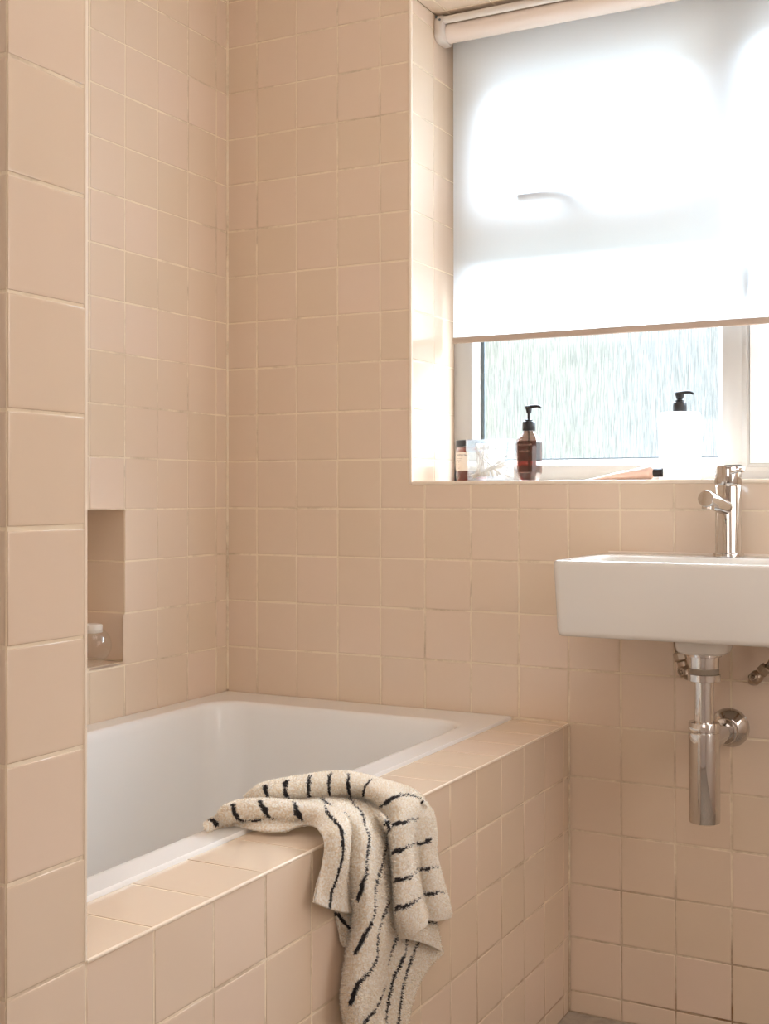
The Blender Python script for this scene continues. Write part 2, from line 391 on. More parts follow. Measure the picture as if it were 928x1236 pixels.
bm = bmesh.new(); lathe(bm, [(RR, 0), (RR, BX1-BX0)], (BX0, RY, RZ), (1, 0, 0), 40); obj('roller', bm, ROLL, bl)
bm = bmesh.new(); lathe(bm, [(.0078, 0), (.0078, BX1-BX0+.01)], (BX0-.008, .1165, 1.9585), (1, 0, 0), 24); obj('head_rail', bm, mat('white_rail', lin(226, 219, 211), .35), bl)
BRK = mat('bracket_plastic', lin(214, 205, 196), .4)
for xs in (BX0-.0185, BX1):
    bm = bmesh.new()
    out = rrect(.104, .167, 1.9135, 1.9715, .018, 6)
    loft(bm, [[(xs+dx, (y-.1355)*s+.1355, (z-1.9425)*s+1.9425) for y, z in out] for dx, s in ((0, .97), (.002, 1), (.013, 1), (.0165, .93), (.0178, .8))], True, True)
    br = obj('bracket', bm, BRK, bl)
    for dx, z in ((.0045, 1.9635), (.0125, 1.9565)):
        bm = bmesh.new(); lathe(bm, [(.0026, 0), (.0026, .0010), (.0018, .0014), (0, .0014)], (xs+dx, .1046, z), (0, -1, 0), 16)
        obj('screw', bm, GASKET, br)
# ------------------------------------------------------------------ bathtub
tub = thing('bathtub', 'white built-in bathtub with a narrow rim behind the pink tiled ledge', 'bathtub', (-.44, -.7, 0))
bm = bmesh.new()
x0, x1, y0, y1 = XL+.001, -.1135, PY0+.001, -.001
def ringz(ax0, ax1, ay0, ay1, r, z): return [(x, y, z) for x, y in rrect(ax0, ax1, ay0, ay1, r, 10)]
ix0, ix1, iy0, iy1 = -.727, -.157, -1.26, -.098
R = [ringz(x0+.03, x1-.006, y0+.01, y1-.01, .02, .0005), ringz(x0+.03, x1-.006, y0+.01, y1-.01, .02, .50), ringz(x0, x1, y0, y1, .004, .505), ringz(x0, x1, y0, y1, .004, ZR-.003), ringz(x0+.003, x1-.003, y0+.003, y1-.003, .004, ZR)]
R[-1] = ringz(x0+.0015, x1-.0015, y0+.0015, y1-.0015, .004, ZR)
R += [ringz(ix0-.006, ix1+.006, iy0-.006, iy1+.006, .066, ZR), ringz(ix0, ix1, iy0, iy1, .062, ZR)]
for d, z in ((.003, ZR-.0008), (.0065, ZR-.004), (.009, ZR-.010), (.011, ZR-.02), (.015, .46), (.021, .36), (.028, .25), (.036, .18), (.055, .135), (.09, .118), (.15, .112)):
    R.append(ringz(ix0+d, ix1-d, iy0+d*1.5, iy1-d, .062+d*.5, z))
loft(bm, R, True, True)
obj('tub', bm, ACRYL, tub, True, 40)
bm = bmesh.new(); lathe(bm, [(.0, .004), (.022, .004), (.03, .003), (.033, .0)], (-.44, -1.05, .1125), n=32); obj('drain', bm, CHROME, tub)

# ------------------------------------------------------------------ washbasin
bas = thing('washbasin', 'white rectangular wall-hung washbasin with a thin rim below the window', 'washbasin', (.307, 0, .735))
ax0, ax1, ay0, ay1, zb, zt = .074, .540, -.292, -.0012, .7355, .8605
bm = bmesh.new()
def rr(x0, x1, y0, y1, rf, z, n=8):
    """rounded front corners, square corners at the wall."""
    out = [(x1, y1, z), (x0, y1, z)]
    for cx, cy, a0 in ((x0+rf, y0+rf, PI), (x1-rf, y0+rf, 1.5*PI)):
        for k in range(n+1):
            a = a0+PI/2*k/n; out.append((cx+rf*math.cos(a), cy+rf*math.sin(a), z))
    return out
R = [rr(ax0+.03, ax1-.03, ay0+.03, ay1, .02, zb)]
for d, z in ((.013, zb), (.0085, zb+.0008), (.0055, zb+.004), (.0045, zb+.009), (.0, zt-.008), (.0006, zt-.0035), (.002, zt-.0012), (.0045, zt)):
    R.append(rr(ax0+d, ax1-d, ay0+d, ay1, .012, z))
lx0, lx1, ly0, ly1 = ax0+.017, ax1-.017, ay0+.017, -.098
R2 = [rr(ax0+.0075, ax1-.0075, ay0+.0075, ay1-.002, .011, zt)]
loft(bm, R+R2, True, False)
# top surface with the bowl: bridge outline to a rounded bowl opening
def bowl(d, z, r): return [(x, y, z) for x, y in rrect(lx0+d, lx1-d, ly0+d, ly1-d, r, 8)]
bt = bmesh.new()
outer = [bt.verts.new(p) for p in R2[0]]; inner = [bt.verts.new(p) for p in bowl(0, zt, .03)]
eo = [bt.edges.new((outer[k], outer[(k+1) % len(outer)])) for k in range(len(outer))]
ei = [bt.edges.new((inner[k], inner[(k+1) % len(inner)])) for k in range(len(inner))]
bmesh.ops.triangle_fill(bt, edges=eo+ei, use_beauty=True, normal=(0, 0, 1))
merge(bm, bt)
loft(bm, [bowl(d, z, r) for d, z, r in ((0, zt, .03), (.0015, zt-.0006, .03), (.004, zt-.004, .03), (.0055, zt-.01, .031), (.010, zt-.05, .035), (.018, zt-.078, .045), (.035, zt-.093, .05), (.06, zt-.098, .04))], False, True)
bmesh.ops.remove_doubles(bm, verts=bm.verts[:], dist=.00005)
bmesh.ops.recalc_face_normals(bm, faces=bm.faces[:])
obj('basin_body', bm, CERAMIC, bas, True, 40)
TX, TY = .2965, -.185
bm = bmesh.new(); lathe(bm, [(.043, .7362), (.0425, .722), (.0405, .7135), (.036, .7095), (.02, .7085)], (TX, TY, 0), n=40, sq=4)
obj('waste_boss', bm, CERAMIC, bas)
bm = bmesh.new(); box(bm, ax0+.004, ax1-.004, -.0045, -.0003, zt-.001, zt+.0035, .0015); obj('sealant_strip', bm, mat('white_sealant', lin(228, 214, 200), .5), bas)

# ------------------------------------------------------------------ tap
tp = thing('basin_tap', 'chrome monobloc mixer tap standing on the washbasin ledge', 'tap', (.309, -.058, zt))
tx, ty = .309, -.058
bm = bmesh.new(); lathe(bm, [(.0262, zt+.0002), (.0264, zt+.003), (.0255, zt+.0062), (.0232, zt+.0075)], (tx, ty, 0)); obj('base', bm, CHROME, tp)
bm = bmesh.new(); lathe(bm, [(.0232, zt+.006), (.0222, zt+.010), (.0220, .9815), (.0212, .983), (.0208, .9842)], (tx, ty, 0), n=56); obj('body', bm, CHROME, tp)
bm = bmesh.new(); lathe(bm, [(.0208, .9838), (.0222, .9852), (.0230, .987), (.0230, 1.0148), (.0222, 1.0163), (.0, 1.0168)], (tx, ty, 0), n=56); obj('cap', bm, CHROME, tp)
a = Vector((tx-.001, ty-.005, .9445)); b = Vector((.2935, -.158, .9615)); d = (b-a)
bm = bmesh.new(); tube(bm, [a, a+d*.2, a+d*.5, a+d*.985, b, b+d*.004], [.0138, .0138, .0138, .0138, .0133, .0122], 40)
sp = obj('spout', bm, CHROME, tp, True, 50)
bm = bmesh.new(); lathe(bm, [(.0092, -.0165), (.0105, -.0155), (.0105, -.006)], tuple(a+d*.86), (.06, .08, 1), 32); obj('aerator', bm, STEEL, sp)
bm = bmesh.new()
pa = Vector((tx+.006, ty-.018, 1.0045)); pb = Vector((.3405, -.088, 1.0105))
tube(bm, [pa, pa.lerp(pb, .88)], .0032, 16)
q = (pb-pa).normalized(); tube(bm, [pa.lerp(pb, .80), pa.lerp(pb, .81), pa.lerp(pb, .98), pb], [.0040, .0048, .0048, .0036], 20)
obj('lever', bm, CHROME, tp)

# ------------------------------------------------------------------ bottle trap
tr = thing('bottle_trap', 'chrome bottle trap hanging under the washbasin with a wall outlet', 'trap', (TX, TY, .43))
o = (TX, TY, 0)
bm = bmesh.new(); lathe(bm, [(.02, .7083), (.0285, .7083), (.0285, .7045), (.0245, .7035), (.0240, .6852), (.0225, .6845)], o, n=48); obj('waste_flange', bm, CHROME, tr)
bm = bmesh.new()
pf = []
for k in range(7): pf += [(.0243, .6865-.0017*k), (.0230, .6865-.0017*k-.00085)]
lathe(bm, pf[::-1], o, n=40); obj('thread', bm, THREAD, tr)
bm = bmesh.new(); lathe(bm, [(.016, .6635), (.0255, .6637), (.0262, .6645), (.0262, .675), (.0255, .6758), (.02, .676)], o, n=48); obj('slip_nut', bm, CHROME, tr)
bm = bmesh.new(); lathe(bm, [(.0157, .56), (.0157, .665)], o, n=48); obj('tailpipe', bm, CHROME, tr)
bm = bmesh.new(); lathe(bm, [(.0155, .5975), (.0245, .597), (.0252, .5955), (.0252, .5835), (.0235, .5825), (.0235, .5805)], o, n=48); obj('collar', bm, CHROME, tr)
bm = bmesh.new(); lathe(bm, [(.0, .4333), (.0215, .4333), (.0245, .4346), (.0252, .4375), (.0252, .5785), (.0248, .5808), (.0225, .5815), (.0, .5815)], o, n=64); obj('trap_bottle', bm, CHROME, tr)
ez = .5575
bm = bmesh.new(); tube(bm, [(TX, TY+.015, ez), (TX+.0005, -.10, ez), (TX+.0015, -.001, ez)], .0155, 32)
ou = obj('outlet_pipe', bm, CHROME, tr)
bm = bmesh.new(); lathe(bm, [(.0158, .0), (.0215, .001), (.0222, .003), (.0222, .012), (.0205, .0145), (.0160, .015)], (TX+.001, -.048, ez), (0, 1, 0), 40); obj('compression_nut', bm, CHROME, ou)
bm = bmesh.new(); lathe(bm, [(.034, -.0003), (.0345, .002), (.0325, .0065), (.026, .013), (.020, .019), (.0175, .0205), (.0158, .0205)], (TX+.0015, -.0003, ez), (0, -1, 0), 48); obj('escutcheon', bm, CHROME, tr)

# ------------------------------------------------------------------ service valves on the supply hoses
def valve(label, top, mid, low, wall, face, hosetop):
    v = thing('service_valve', label, 'valve', low, 'service valves under the basin')
    top, mid, low, wall = map(Vector, (top, mid, low, wall)); ax = (top-low).normalized(); L = (top-low).length
    bm = bmesh.new(); tube(bm, smooth_path([hosetop, Vector(hosetop).lerp(top, .6), top, mid], 8), .0052, 14); h = obj('hose', bm, mat('braided_hose', lin(140, 122, 104), .4, 1, bump=(420, .9, .002)), v)
    bm = bmesh.new(); lathe(bm, [(.0055, -.002), (.0105, .0), (.0113, .002), (.0113, .0125), (.0098, .0145), (.0056, .0155)], tuple(mid), tuple(ax), 6); obj('hex_nut', bm, BRASS, v, False)
    bm = bmesh.new(); lathe(bm, [(.0085, .0), (.0092, .002), (.0088, .013), (.0074, .0148), (.0074, .018)], tuple(mid-ax*.0155), tuple(ax), 28)
    lathe(bm, [(.0, -.003), (.0085, -.0025), (.0107, .0), (.0112, .006), (.0108, .0135), (.0085, .0165)], tuple(low), tuple(ax), 28)
    b = obj('valve_body', bm, BRASS, v)
    # slot ring and letter on the body, facing the room
    fa = Vector(face).normalized(); fa = (fa-ax*fa.dot(ax)).normalized(); sx = ax.cross(fa)*-1
    c = low+ax*.0072+fa*.0106
    bm = bmesh.new(); ringp = [c+(sx*math.cos(2*PI*k/24)+ax*math.sin(2*PI*k/24))*.0066 for k in range(25)]
    tube(bm, ringp, .0011, 8, cap=False); obj('slot_ring', bm, BRASS, b)
    lettering('D', .0092, lambda x, y: c+fa*.0012+sx*(x-.0034)+ax*(y-.0034), 'marking', mat('marking_dark', lin(58, 46, 38), .6), b)
    bm = bmesh.new(); tube(bm, smooth_path([low+ax*.004, low-ax*.004+Vector((0, .01, 0)), low+Vector((0, .022, -.004)), wall], 6), .0072, 16); obj('supply_pipe', bm, BRASS, v)
valve('brass service valve hanging straight to the left of the bottle trap', (.2190, -.05, .6930), (.2245, -.05, .6770), (.2320, -.05, .6520), (.234, -.0005, .645), (-.3, -1, .1), (.2125, -.05, .7270))
valve('brass service valve tilted sideways to the right of the bottle trap', (.3745, -.05, .6785), (.3610, -.05, .6640), (.3475, -.05, .6500), (.346, -.0005, .645), (-.3, -1, .1), (.405, -.05, .7270))

# ------------------------------------------------------------------ things on the sill
SZ = WZ0+.0003
AMBER = mat('amber_glass', lin(196, 112, 62), .06, trans=.75, ior=1.35)
def amber_thin(name, col, clear):
    m = bpy.data.materials.new(name); m.use_nodes = True; nt = m.node_tree; N = nt.nodes; L = nt.links
    N.remove(N['Principled BSDF']); p = N.new('ShaderNodeBsdfGlossy'); p.inputs['Color'].default_value = (.9, .9, .9, 1); p.inputs['Roughness'].default_value = .06
    t = N.new('ShaderNodeBsdfTransparent'); t.inputs[0].default_value = col
    fr = N.new('ShaderNodeLayerWeight'); fr.inputs[0].default_value = .35
    mr = N.new('ShaderNodeMapRange'); mr.inputs[3].default_value = clear; mr.inputs[4].default_value = .6
    x = N.new('ShaderNodeMixShader'); L.new(fr.outputs['Facing'], mr.inputs[0]); L.new(mr.outputs[0], x.inputs[0])
    L.new(t.outputs[0], x.inputs[1]); L.new(p.outputs[0], x.inputs[2]); L.new(x.outputs[0], N['Material Output'].inputs['Surface'])
    return m
LABEL = mat('paper_label', lin(238, 226, 212), .6)
INK = mat('dark_ink', lin(52, 48, 46), .6)
PRINT = mat('white_print', lin(244, 238, 232), .5)
# candle jar
jx, jy, jr = -.2545, .130, .0325
cj = thing('candle_jar', 'amber glass candle jar with dark lid and paper label in the window corner', 'jar', (jx, jy, SZ))
bm = bmesh.new(); lathe(bm, [(.0, .0004), (.027, .0004), (.0305, .002), (jr, .006), (jr, .066), (.0305, .0705), (.028, .0715), (.028, .073)], (jx, jy, SZ), n=48)
obj('glass_jar', bm, amber_thin('amber_jar_glass', lin(186, 120, 74), .04), cj)
bm = bmesh.new(); lathe(bm, [(.0, .0024), (.0285, .0024), (.03, .008), (.03, .05), (.0, .051)], (jx, jy, SZ), n=40); obj('wax', bm, mat('amber_wax', lin(190, 124, 84), .5), cj)
bm = bmesh.new(); lathe(bm, [(.0325, .0728), (.0335, .0735), (.0335, .0842), (.032, .0856), (.0, .0858)], (jx, jy, SZ), n=48); obj('lid', bm, DARK, cj)
cyl = lambda r, a0, h0: (lambda x, y: (jx+r*math.cos(a0+x/r), jy+r*math.sin(a0+x/r), SZ+h0+y))
bm = bmesh.new(); A = [math.radians(d) for d in range(-200, 21, 5)]
vs = [[bm.verts.new((jx+(jr+.0004)*math.cos(a), jy+(jr+.0004)*math.sin(a), SZ+h)) for a in A] for h in (.0225, .0605)]
for k in range(len(A)-1): bm.faces.new((vs[0][k], vs[0][k+1], vs[1][k+1], vs[1][k]))
lb = obj('label', bm, LABEL, cj)
rr_ = jr+.0008
lettering('CANDLE No', .0058, cyl(rr_, math.radians(-138), .0525), 'lettering', INK, lb)
lettering('2', .0062, cyl(rr_, math.radians(-160), .0475), 'lettering', INK, lb)
def strokes(bm, place, x0, y0, w, h, n, seed):
    """small print too fine to read: rows of short strokes."""
    r = random.Random(seed); x = x0
    for k in range(n):
        ww = w*r.uniform(.5, 1.0)
        q = [place(x, y0), place(x+ww, y0), place(x+ww, y0+h*r.uniform(.6, 1)), place(x, y0+h*r.uniform(.6, 1))]
        bm.faces.new([bm.verts.new(p) for p in q]); x += w*1.35
bm = bmesh.new(); pl = cyl(rr_, math.radians(-138), 0)
for (x, y, n) in ((.0, .047, 14), (-.010, .0385, 5), (-.010, .0355, 6), (-.010, .0325, 5), (-.010, .0295, 6), (.008, .0395, 3), (.008, .0355, 3), (.008, .027, 3), (.0, .0435, 12)):
    strokes(bm, pl, x, y, .0011, .0012, n, int(x*1e4+y*1e5))
obj('lettering', bm, mat('grey_ink', lin(150, 138, 128), .6), lb, False)
bm = bmesh.new()
for xx in [k*.001 for k in range(-14, 26)]:
    bm.faces.new([bm.verts.new(pl(*p)) for p in ((xx, .0418), (xx+.001, .0418), (xx+.001, .0422), (xx, .0422))])
obj('rule_line', bm, mat('grey_ink_line', lin(170, 158, 148), .6), lb, False)
# cotton swab box
CLEAR = bpy.data.materials.new('clear_acrylic'); CLEAR.use_nodes = True; nt = CLEAR.node_tree; N = nt.nodes; L = nt.links
N.remove(N['Principled BSDF']); p = N.new('ShaderNodeBsdfGlossy'); p.inputs['Color'].default_value = (.95, .96, .96, 1); p.inputs['Roughness'].default_value = .05
t = N.new('ShaderNodeBsdfTransparent'); t.inputs[0].default_value = (.97, .98, .98, 1)
fr = N.new('ShaderNodeLayerWeight'); fr.inputs[0].default_value = .25; mr = N.new('ShaderNodeMapRange'); mr.inputs[3].default_value = .02; mr.inputs[4].default_value = .6
x = N.new('ShaderNodeMixShader'); L.new(fr.outputs['Facing'], mr.inputs[0]); L.new(mr.outputs[0], x.inputs[0]); L.new(t.outputs[0], x.inputs[1]); L.new(p.outputs[0], x.inputs[2])
hz_ = N.new('ShaderNodeBsdfTranslucent'); hz_.name = 'haze'; hz_.inputs[0].default_value = (.95, .95, .95, 1); hm = N.new('ShaderNodeMixShader'); hm.name = 'haze_mix'; hm.inputs[0].default_value = .05
L.new(x.outputs[0], hm.inputs[1]); L.new(hz_.outputs[0], hm.inputs[2]); L.new(hm.outputs[0], N['Material Output'].inputs['Surface'])
bx, by, bw, bd, ang = -.188, .072, .0425, .030, .05
sb = thing('swab_box', 'clear acrylic box with lid holding white cotton swabs on the window sill', 'box', (bx, by, SZ))
def rot(x, y): return (bx+x*math.cos(ang)-y*math.sin(ang), by+x*math.sin(ang)+y*math.cos(ang))
def shell(bm, w, d, z0, z1, t, r, top=False):
    o_ = lambda s, z, rr: [(*rot(x, y), SZ+z) for x, y in rrect(-w+s, w-s, -d+s, d-s, rr, 5)]
    if not top: loft(bm, [o_(t, z1, r-t), o_(t, z0+t, r-t)], False, True); loft(bm, [o_(.0, z0, r), o_(0, z1, r), o_(t, z1, r-t)], True, False)
    else: loft(bm, [o_(t, z0, r-t), o_(t, z1-t, r-t)], False, True); loft(bm, [o_(t, z0, r-t), o_(0, z0, r), o_(0, z1-.0012, r), o_(.0012, z1, r-.001)], False, True)
bm = bmesh.new(); shell(bm, bw-.0016, bd-.0016, .0004, .063, .002, .006); obj('box_base', bm, CLEAR, sb, True, 30)
bm = bmesh.new(); shell(bm, bw+.001, bd+.001, .0585, .0835, .0018, .007, True); obj('lid', bm, CLEAR, sb, True, 30)
COTTON = mat('cotton', lin(246, 240, 234), .9)
rnd = random.Random(3); proto = None
for k in range(46):
    z = .0058+.0013*k*.80+rnd.uniform(0, .001)
    fan = k >= 20
    if fan:
        fa = rnd.uniform(-.62, .62); lean = rnd.uniform(-.2, .2)
        cx_, cy_ = rnd.uniform(-.022, .008), rnd.uniform(-.018, .018); half = .0335
        d = Vector((math.sin(fa), lean, math.cos(fa))).normalized(); cz = .0425
        ctr = Vector((cx_-d.x*.0, cy_, max(cz, .0065+half*d.z)))
    else:
        el = rnd.uniform(.25, .75)*(1 if rnd.random() < .8 else -1); half = .034
        d = Vector((math.cos(el), rnd.uniform(-.25, .25), math.sin(el))).normalized()
        ctr = Vector((rnd.uniform(-.012, .006), rnd.uniform(-.022, .022), .0065+half*abs(d.z)+rnd.uniform(0, .008)))
    hi = (.0795-.0035-ctr.z)
    if abs(d.z)*half > hi: ctr.z -= abs(d.z)*half-hi
    if proto is None:
        bm = bmesh.new(); lathe(bm, [(.0, -half), (.0020, -half+.001), (.0026, -half+.005), (.0019, -half+.011), (.00115, -half+.0125), (.00115, half-.0125), (.0019, half-.011), (.0026, half-.005), (.0020, half-.001), (.0, half)], n=8)
        sw = obj('cotton_swab', bm, COTTON); proto = sw
    else:
        sw = proto.copy(); COL.objects.link(sw)
    wx, wy = rot(ctr.x, ctr.y); dx = Vector((d.x*math.cos(ang)-d.y*math.sin(ang), d.x*math.sin(ang)+d.y*math.cos(ang), d.z))
    sw.rotation_mode = 'QUATERNION'; sw.rotation_quaternion = Vector((0, 0, 1)).rotation_difference(dx); sw.location = (wx, wy, SZ+ctr.z)
    tag(sw, 'white cotton swab standing among others inside the clear acrylic box', 'cotton swab', 'cotton swabs in the acrylic box')
# pump heads
def pump(parent, c, z, r, h, stem, head, spout, dirx, m, nr):
    """collar, stem and nozzle of a lotion pump, z = bottom of the collar."""
    cx, cy = c
    bm = bmesh.new(); lathe(bm, [(r*.96, z), (r, z+.0008), (r, z+h*.82), (r*.93, z+h), (nr, z+h+.001), (nr, z+h+.004), (nr*.6, z+h+.005), (0, z+h+.005)], (cx, cy, 0), n=36); obj('collar', bm, m, parent)
    z2 = z+h+.003
    bm = bmesh.new(); lathe(bm, [(.0028, z2), (.0028, z2+stem), ], (cx, cy, 0), n=20)
    z3 = z2+stem
    lathe(bm, [(.0045, z3-.001), (head*.8, z3+.002), (head, z3+.010), (head*.95, z3+.0125), (0, z3+.0132)], (cx, cy, 0), n=28)
    d = Vector(dirx).normalized(); p0 = Vector((cx, cy, z3+.0105))
    P = smooth_path([p0-d*head, p0+d*spout*.4+Vector((0, 0, .0018)), p0+d*spout*.8+Vector((0, 0, .0012)), p0+d*spout+Vector((0, 0, -.002))], 6)
    tube(bm, P, [.0040-.0019*k/(len(P)-1) for k in range(len(P))], 16)
    obj('pump_head', bm, m, parent)
# amber pump bottle
ax_, ay_ = -.1115, .085
ab = thing('pump_bottle', 'small brown amber pump bottle with black pump beside the swab box', 'bottle', (ax_, ay_, SZ))
def oct_ring(w, d, z, c):
    pts = [(w-c, -d), (w, -d+c), (w, d-c), (w-c, d), (-w+c, d), (-w, d-c), (-w, -d+c), (-w+c, -d)]
    a = math.radians(-6); out = []
    for (x, y), (x2, y2) in zip(pts, pts[1:]+pts[:1]):
        for k in range(4):
            q = k/4; xx, yy = x+(x2-x)*q, y+(y2-y)*q
            out.append((ax_+xx*math.cos(a)-yy*math.sin(a), ay_+xx*math.sin(a)+yy*math.cos(a), SZ+z))
    return out
prof = [(.0155, .0004, .007), (.0182, .003, .007), (.0226, .0165, .0065), (.0228, .022, .006), (.0228, .075, .006), (.0220, .081, .008), (.0172, .089, .009), (.0125, .0945, .0065), (.0105, .098, .0055), (.0105, .102, .0055)]
bm = bmesh.new(); loft(bm, [oct_ring(w, w*.82, z, c) for w, z, c in prof], True, True)
obj('glass_bottle', bm, amber_thin('amber_bottle_glass', lin(196, 170, 160), .05), ab, True, 25)
bm = bmesh.new(); loft(bm, [oct_ring(w*.86, w*.68, z, c*.8) for w, z, c in prof[1:5]+[(.0224, .0795, .006)]], True, True)
obj('liquid', bm, amber_thin('amber_liquid', lin(166, 78, 56), .02), ab, True, 25)
pump(ab, (ax_, ay_), SZ+.100, .0128, .018, .0145, .0065, .029, (.96, -.25, 0), DARK, .0075)
bm = bmesh.new(); tube(bm, [(ax_, ay_, SZ+.014), (ax_, ay_, SZ+.1)], .0016, 10); obj('dip_tube', bm, DARK, ab)
fa = math.radians(-6)
def face(x, y): return (ax_+x*math.cos(fa)+.0180*math.sin(fa), ay_+x*math.sin(fa)-.0180*math.cos(fa), SZ+y)
bm = bmesh.new()
strokes(bm, face, -.0150, .0705, .0019, .0036, 12, 5); strokes(bm, face, -.0125, .0580, .0019, .0036, 9, 8); strokes(bm, face, -.0125, .0160, .0016, .0022, 11, 9)
obj('lettering', bm, PRINT, ab, False)
# white pump bottle
wx_, wy_, wr = .1865, .095, .0385
wbt = thing('pump_bottle', 'tall white pump bottle with black pump behind the tap', 'bottle', (wx_, wy_, SZ))
MILK = bpy.data.materials.new('milky_plastic'); MILK.use_nodes = True; nt = MILK.node_tree; N = nt.nodes; L = nt.links
p = N['Principled BSDF']; p.inputs['Base Color'].default_value = lin(252, 250, 247); p.inputs['Roughness'].default_value = .3
t = N.new('ShaderNodeBsdfTranslucent'); t.inputs[0].default_value = lin(255, 253, 250)
x = N.new('ShaderNodeMixShader'); x.inputs[0].default_value = .5; L.new(p.outputs[0], x.inputs[1]); L.new(t.outputs[0], x.inputs[2]); L.new(x.outputs[0], N['Material Output'].inputs['Surface'])
bm = bmesh.new(); lathe(bm, [(.0, .0004), (wr-.003, .0004), (wr-.0008, .0015), (wr, .004), (wr, .122), (wr-.0012, .1255), (wr-.005, .1272), (.016, .1276), (.0125, .1278), (.0125, .1295), (0, .1295)], (wx_, wy_, SZ), n=56); obj('plastic_bottle', bm, MILK, wbt)
pump(wbt, (wx_, wy_), SZ+.1285, .0128, .0175, .003, .0085, .0275, (.97, -.22, 0), DARK, .0085)
bm = bmesh.new(); cylw = lambda x, y: (wx_+(wr+.0004)*math.cos(math.radians(-122)+x/wr), wy_+(wr+.0004)*math.sin(math.radians(-122)+x/wr), SZ+y)
strokes(bm, cylw, -.0045, .079, .0012, .0011, 9, 4); obj('lettering', bm, mat('pale_print', lin(214, 208, 204), .6), wbt, False)
# squeezed tube of cream
tubem = mat('pale_pink_tube', lin(222, 192, 178), .3)
st = thing('cream_tube', 'half-squeezed pale pink cream tube lying with its dark cap towards the tap', 'tube', (.09, .07, SZ))
ta, tb = Vector((.012, .092, SZ)), Vector((.145, .070, SZ)); dv = (tb-ta); sd = Vector((-dv.y, dv.x, 0)).normalized()
bm = bmesh.new(); R = []
for q, w, h, lift, skew in ((0, .0185, .0009, .0012, 0), (.03, .0185, .0010, .0012, 0), (.12, .0185, .0022, .0008, .0), (.25, .0185, .0044, .0004, .001), (.42, .018, .0074, .0, .0012), (.52, .0172, .0092, .0, .0), (.60, .0168, .0094, .0, .0015), (.72, .0162, .0112, .0, .0008), (.86, .0148, .0130, .0002, .0), (.94, .0138, .0134, .0008, .0), (.965, .0125, .0125, .0016, .0), (.985, .009, .009, .0050, .0), (1.0, .0082, .0082, .0058, .0)):
    c = ta+dv*q; ring = []
    for k in range(28):
        an = 2*PI*k/28
        ring.append(c+sd*(w*math.cos(an))+Vector((0, 0, .0003+lift+h+h*math.sin(an)+skew*math.sin(3*an))))
    R.append(ring)
loft(bm, R, True, True); obj('tube_body', bm, tubem, st, True, 50)
bm = bmesh.new(); c = ta+dv*.99+Vector((0, 0, .0003+.0058+.0082)); lathe(bm, [(.007, 0), (.0082, .0005), (.0086, .002), (.0082, .0185), (.0072, .0198), (0, .02)], tuple(c), tuple(dv), 32); obj('screw_cap', bm, DARK, st)

# ------------------------------------------------------------------ glass globe in the niche
gx, gy, gr = XL-.0305, -.3985, .0365
gb = thing('glass_globe_jar', 'round clear glass globe jar with white screw top in the wall niche', 'jar', (gx, gy, NZ0))
bm = bmesh.new(); pf = []
for k in range(1, 22):
    a = -PI/2+PI*(k+1.2)/26; pf.append((gr*math.cos(a), gr*math.sin(a)))
z0 = pf[0][1]
pf = [(pf[0][0]*.9, z0-.0002)]+pf+[(.0165, pf[-1][1]+.001)]
lathe(bm, [(r, h-z0+.0005) for r, h in pf], (gx, gy, NZ0), n=48, cap1=False)
GLOBE = CLEAR.copy(); GLOBE.name = 'globe_glass'; 
GLOBE.node_tree.nodes['haze_mix'].inputs[0].default_value = .01
for n_ in GLOBE.node_tree.nodes:
    if n_.type == 'MAP_RANGE': n_.inputs[3].default_value = .03; n_.inputs[4].default_value = .5
obj('glass_globe', bm, GLOBE, gb)
zt_ = pf[-1][1]-z0
bm = bmesh.new(); lathe(bm, [(.0178, zt_-.009), (.0192, zt_-.008), (.0194, zt_+.0055), (.0182, zt_+.0068), (0, zt_+.0072)], (gx, gy, NZ0), n=36); obj('screw_top', bm, mat('frosted_white_cap', lin(226, 216, 204), .3), gb)
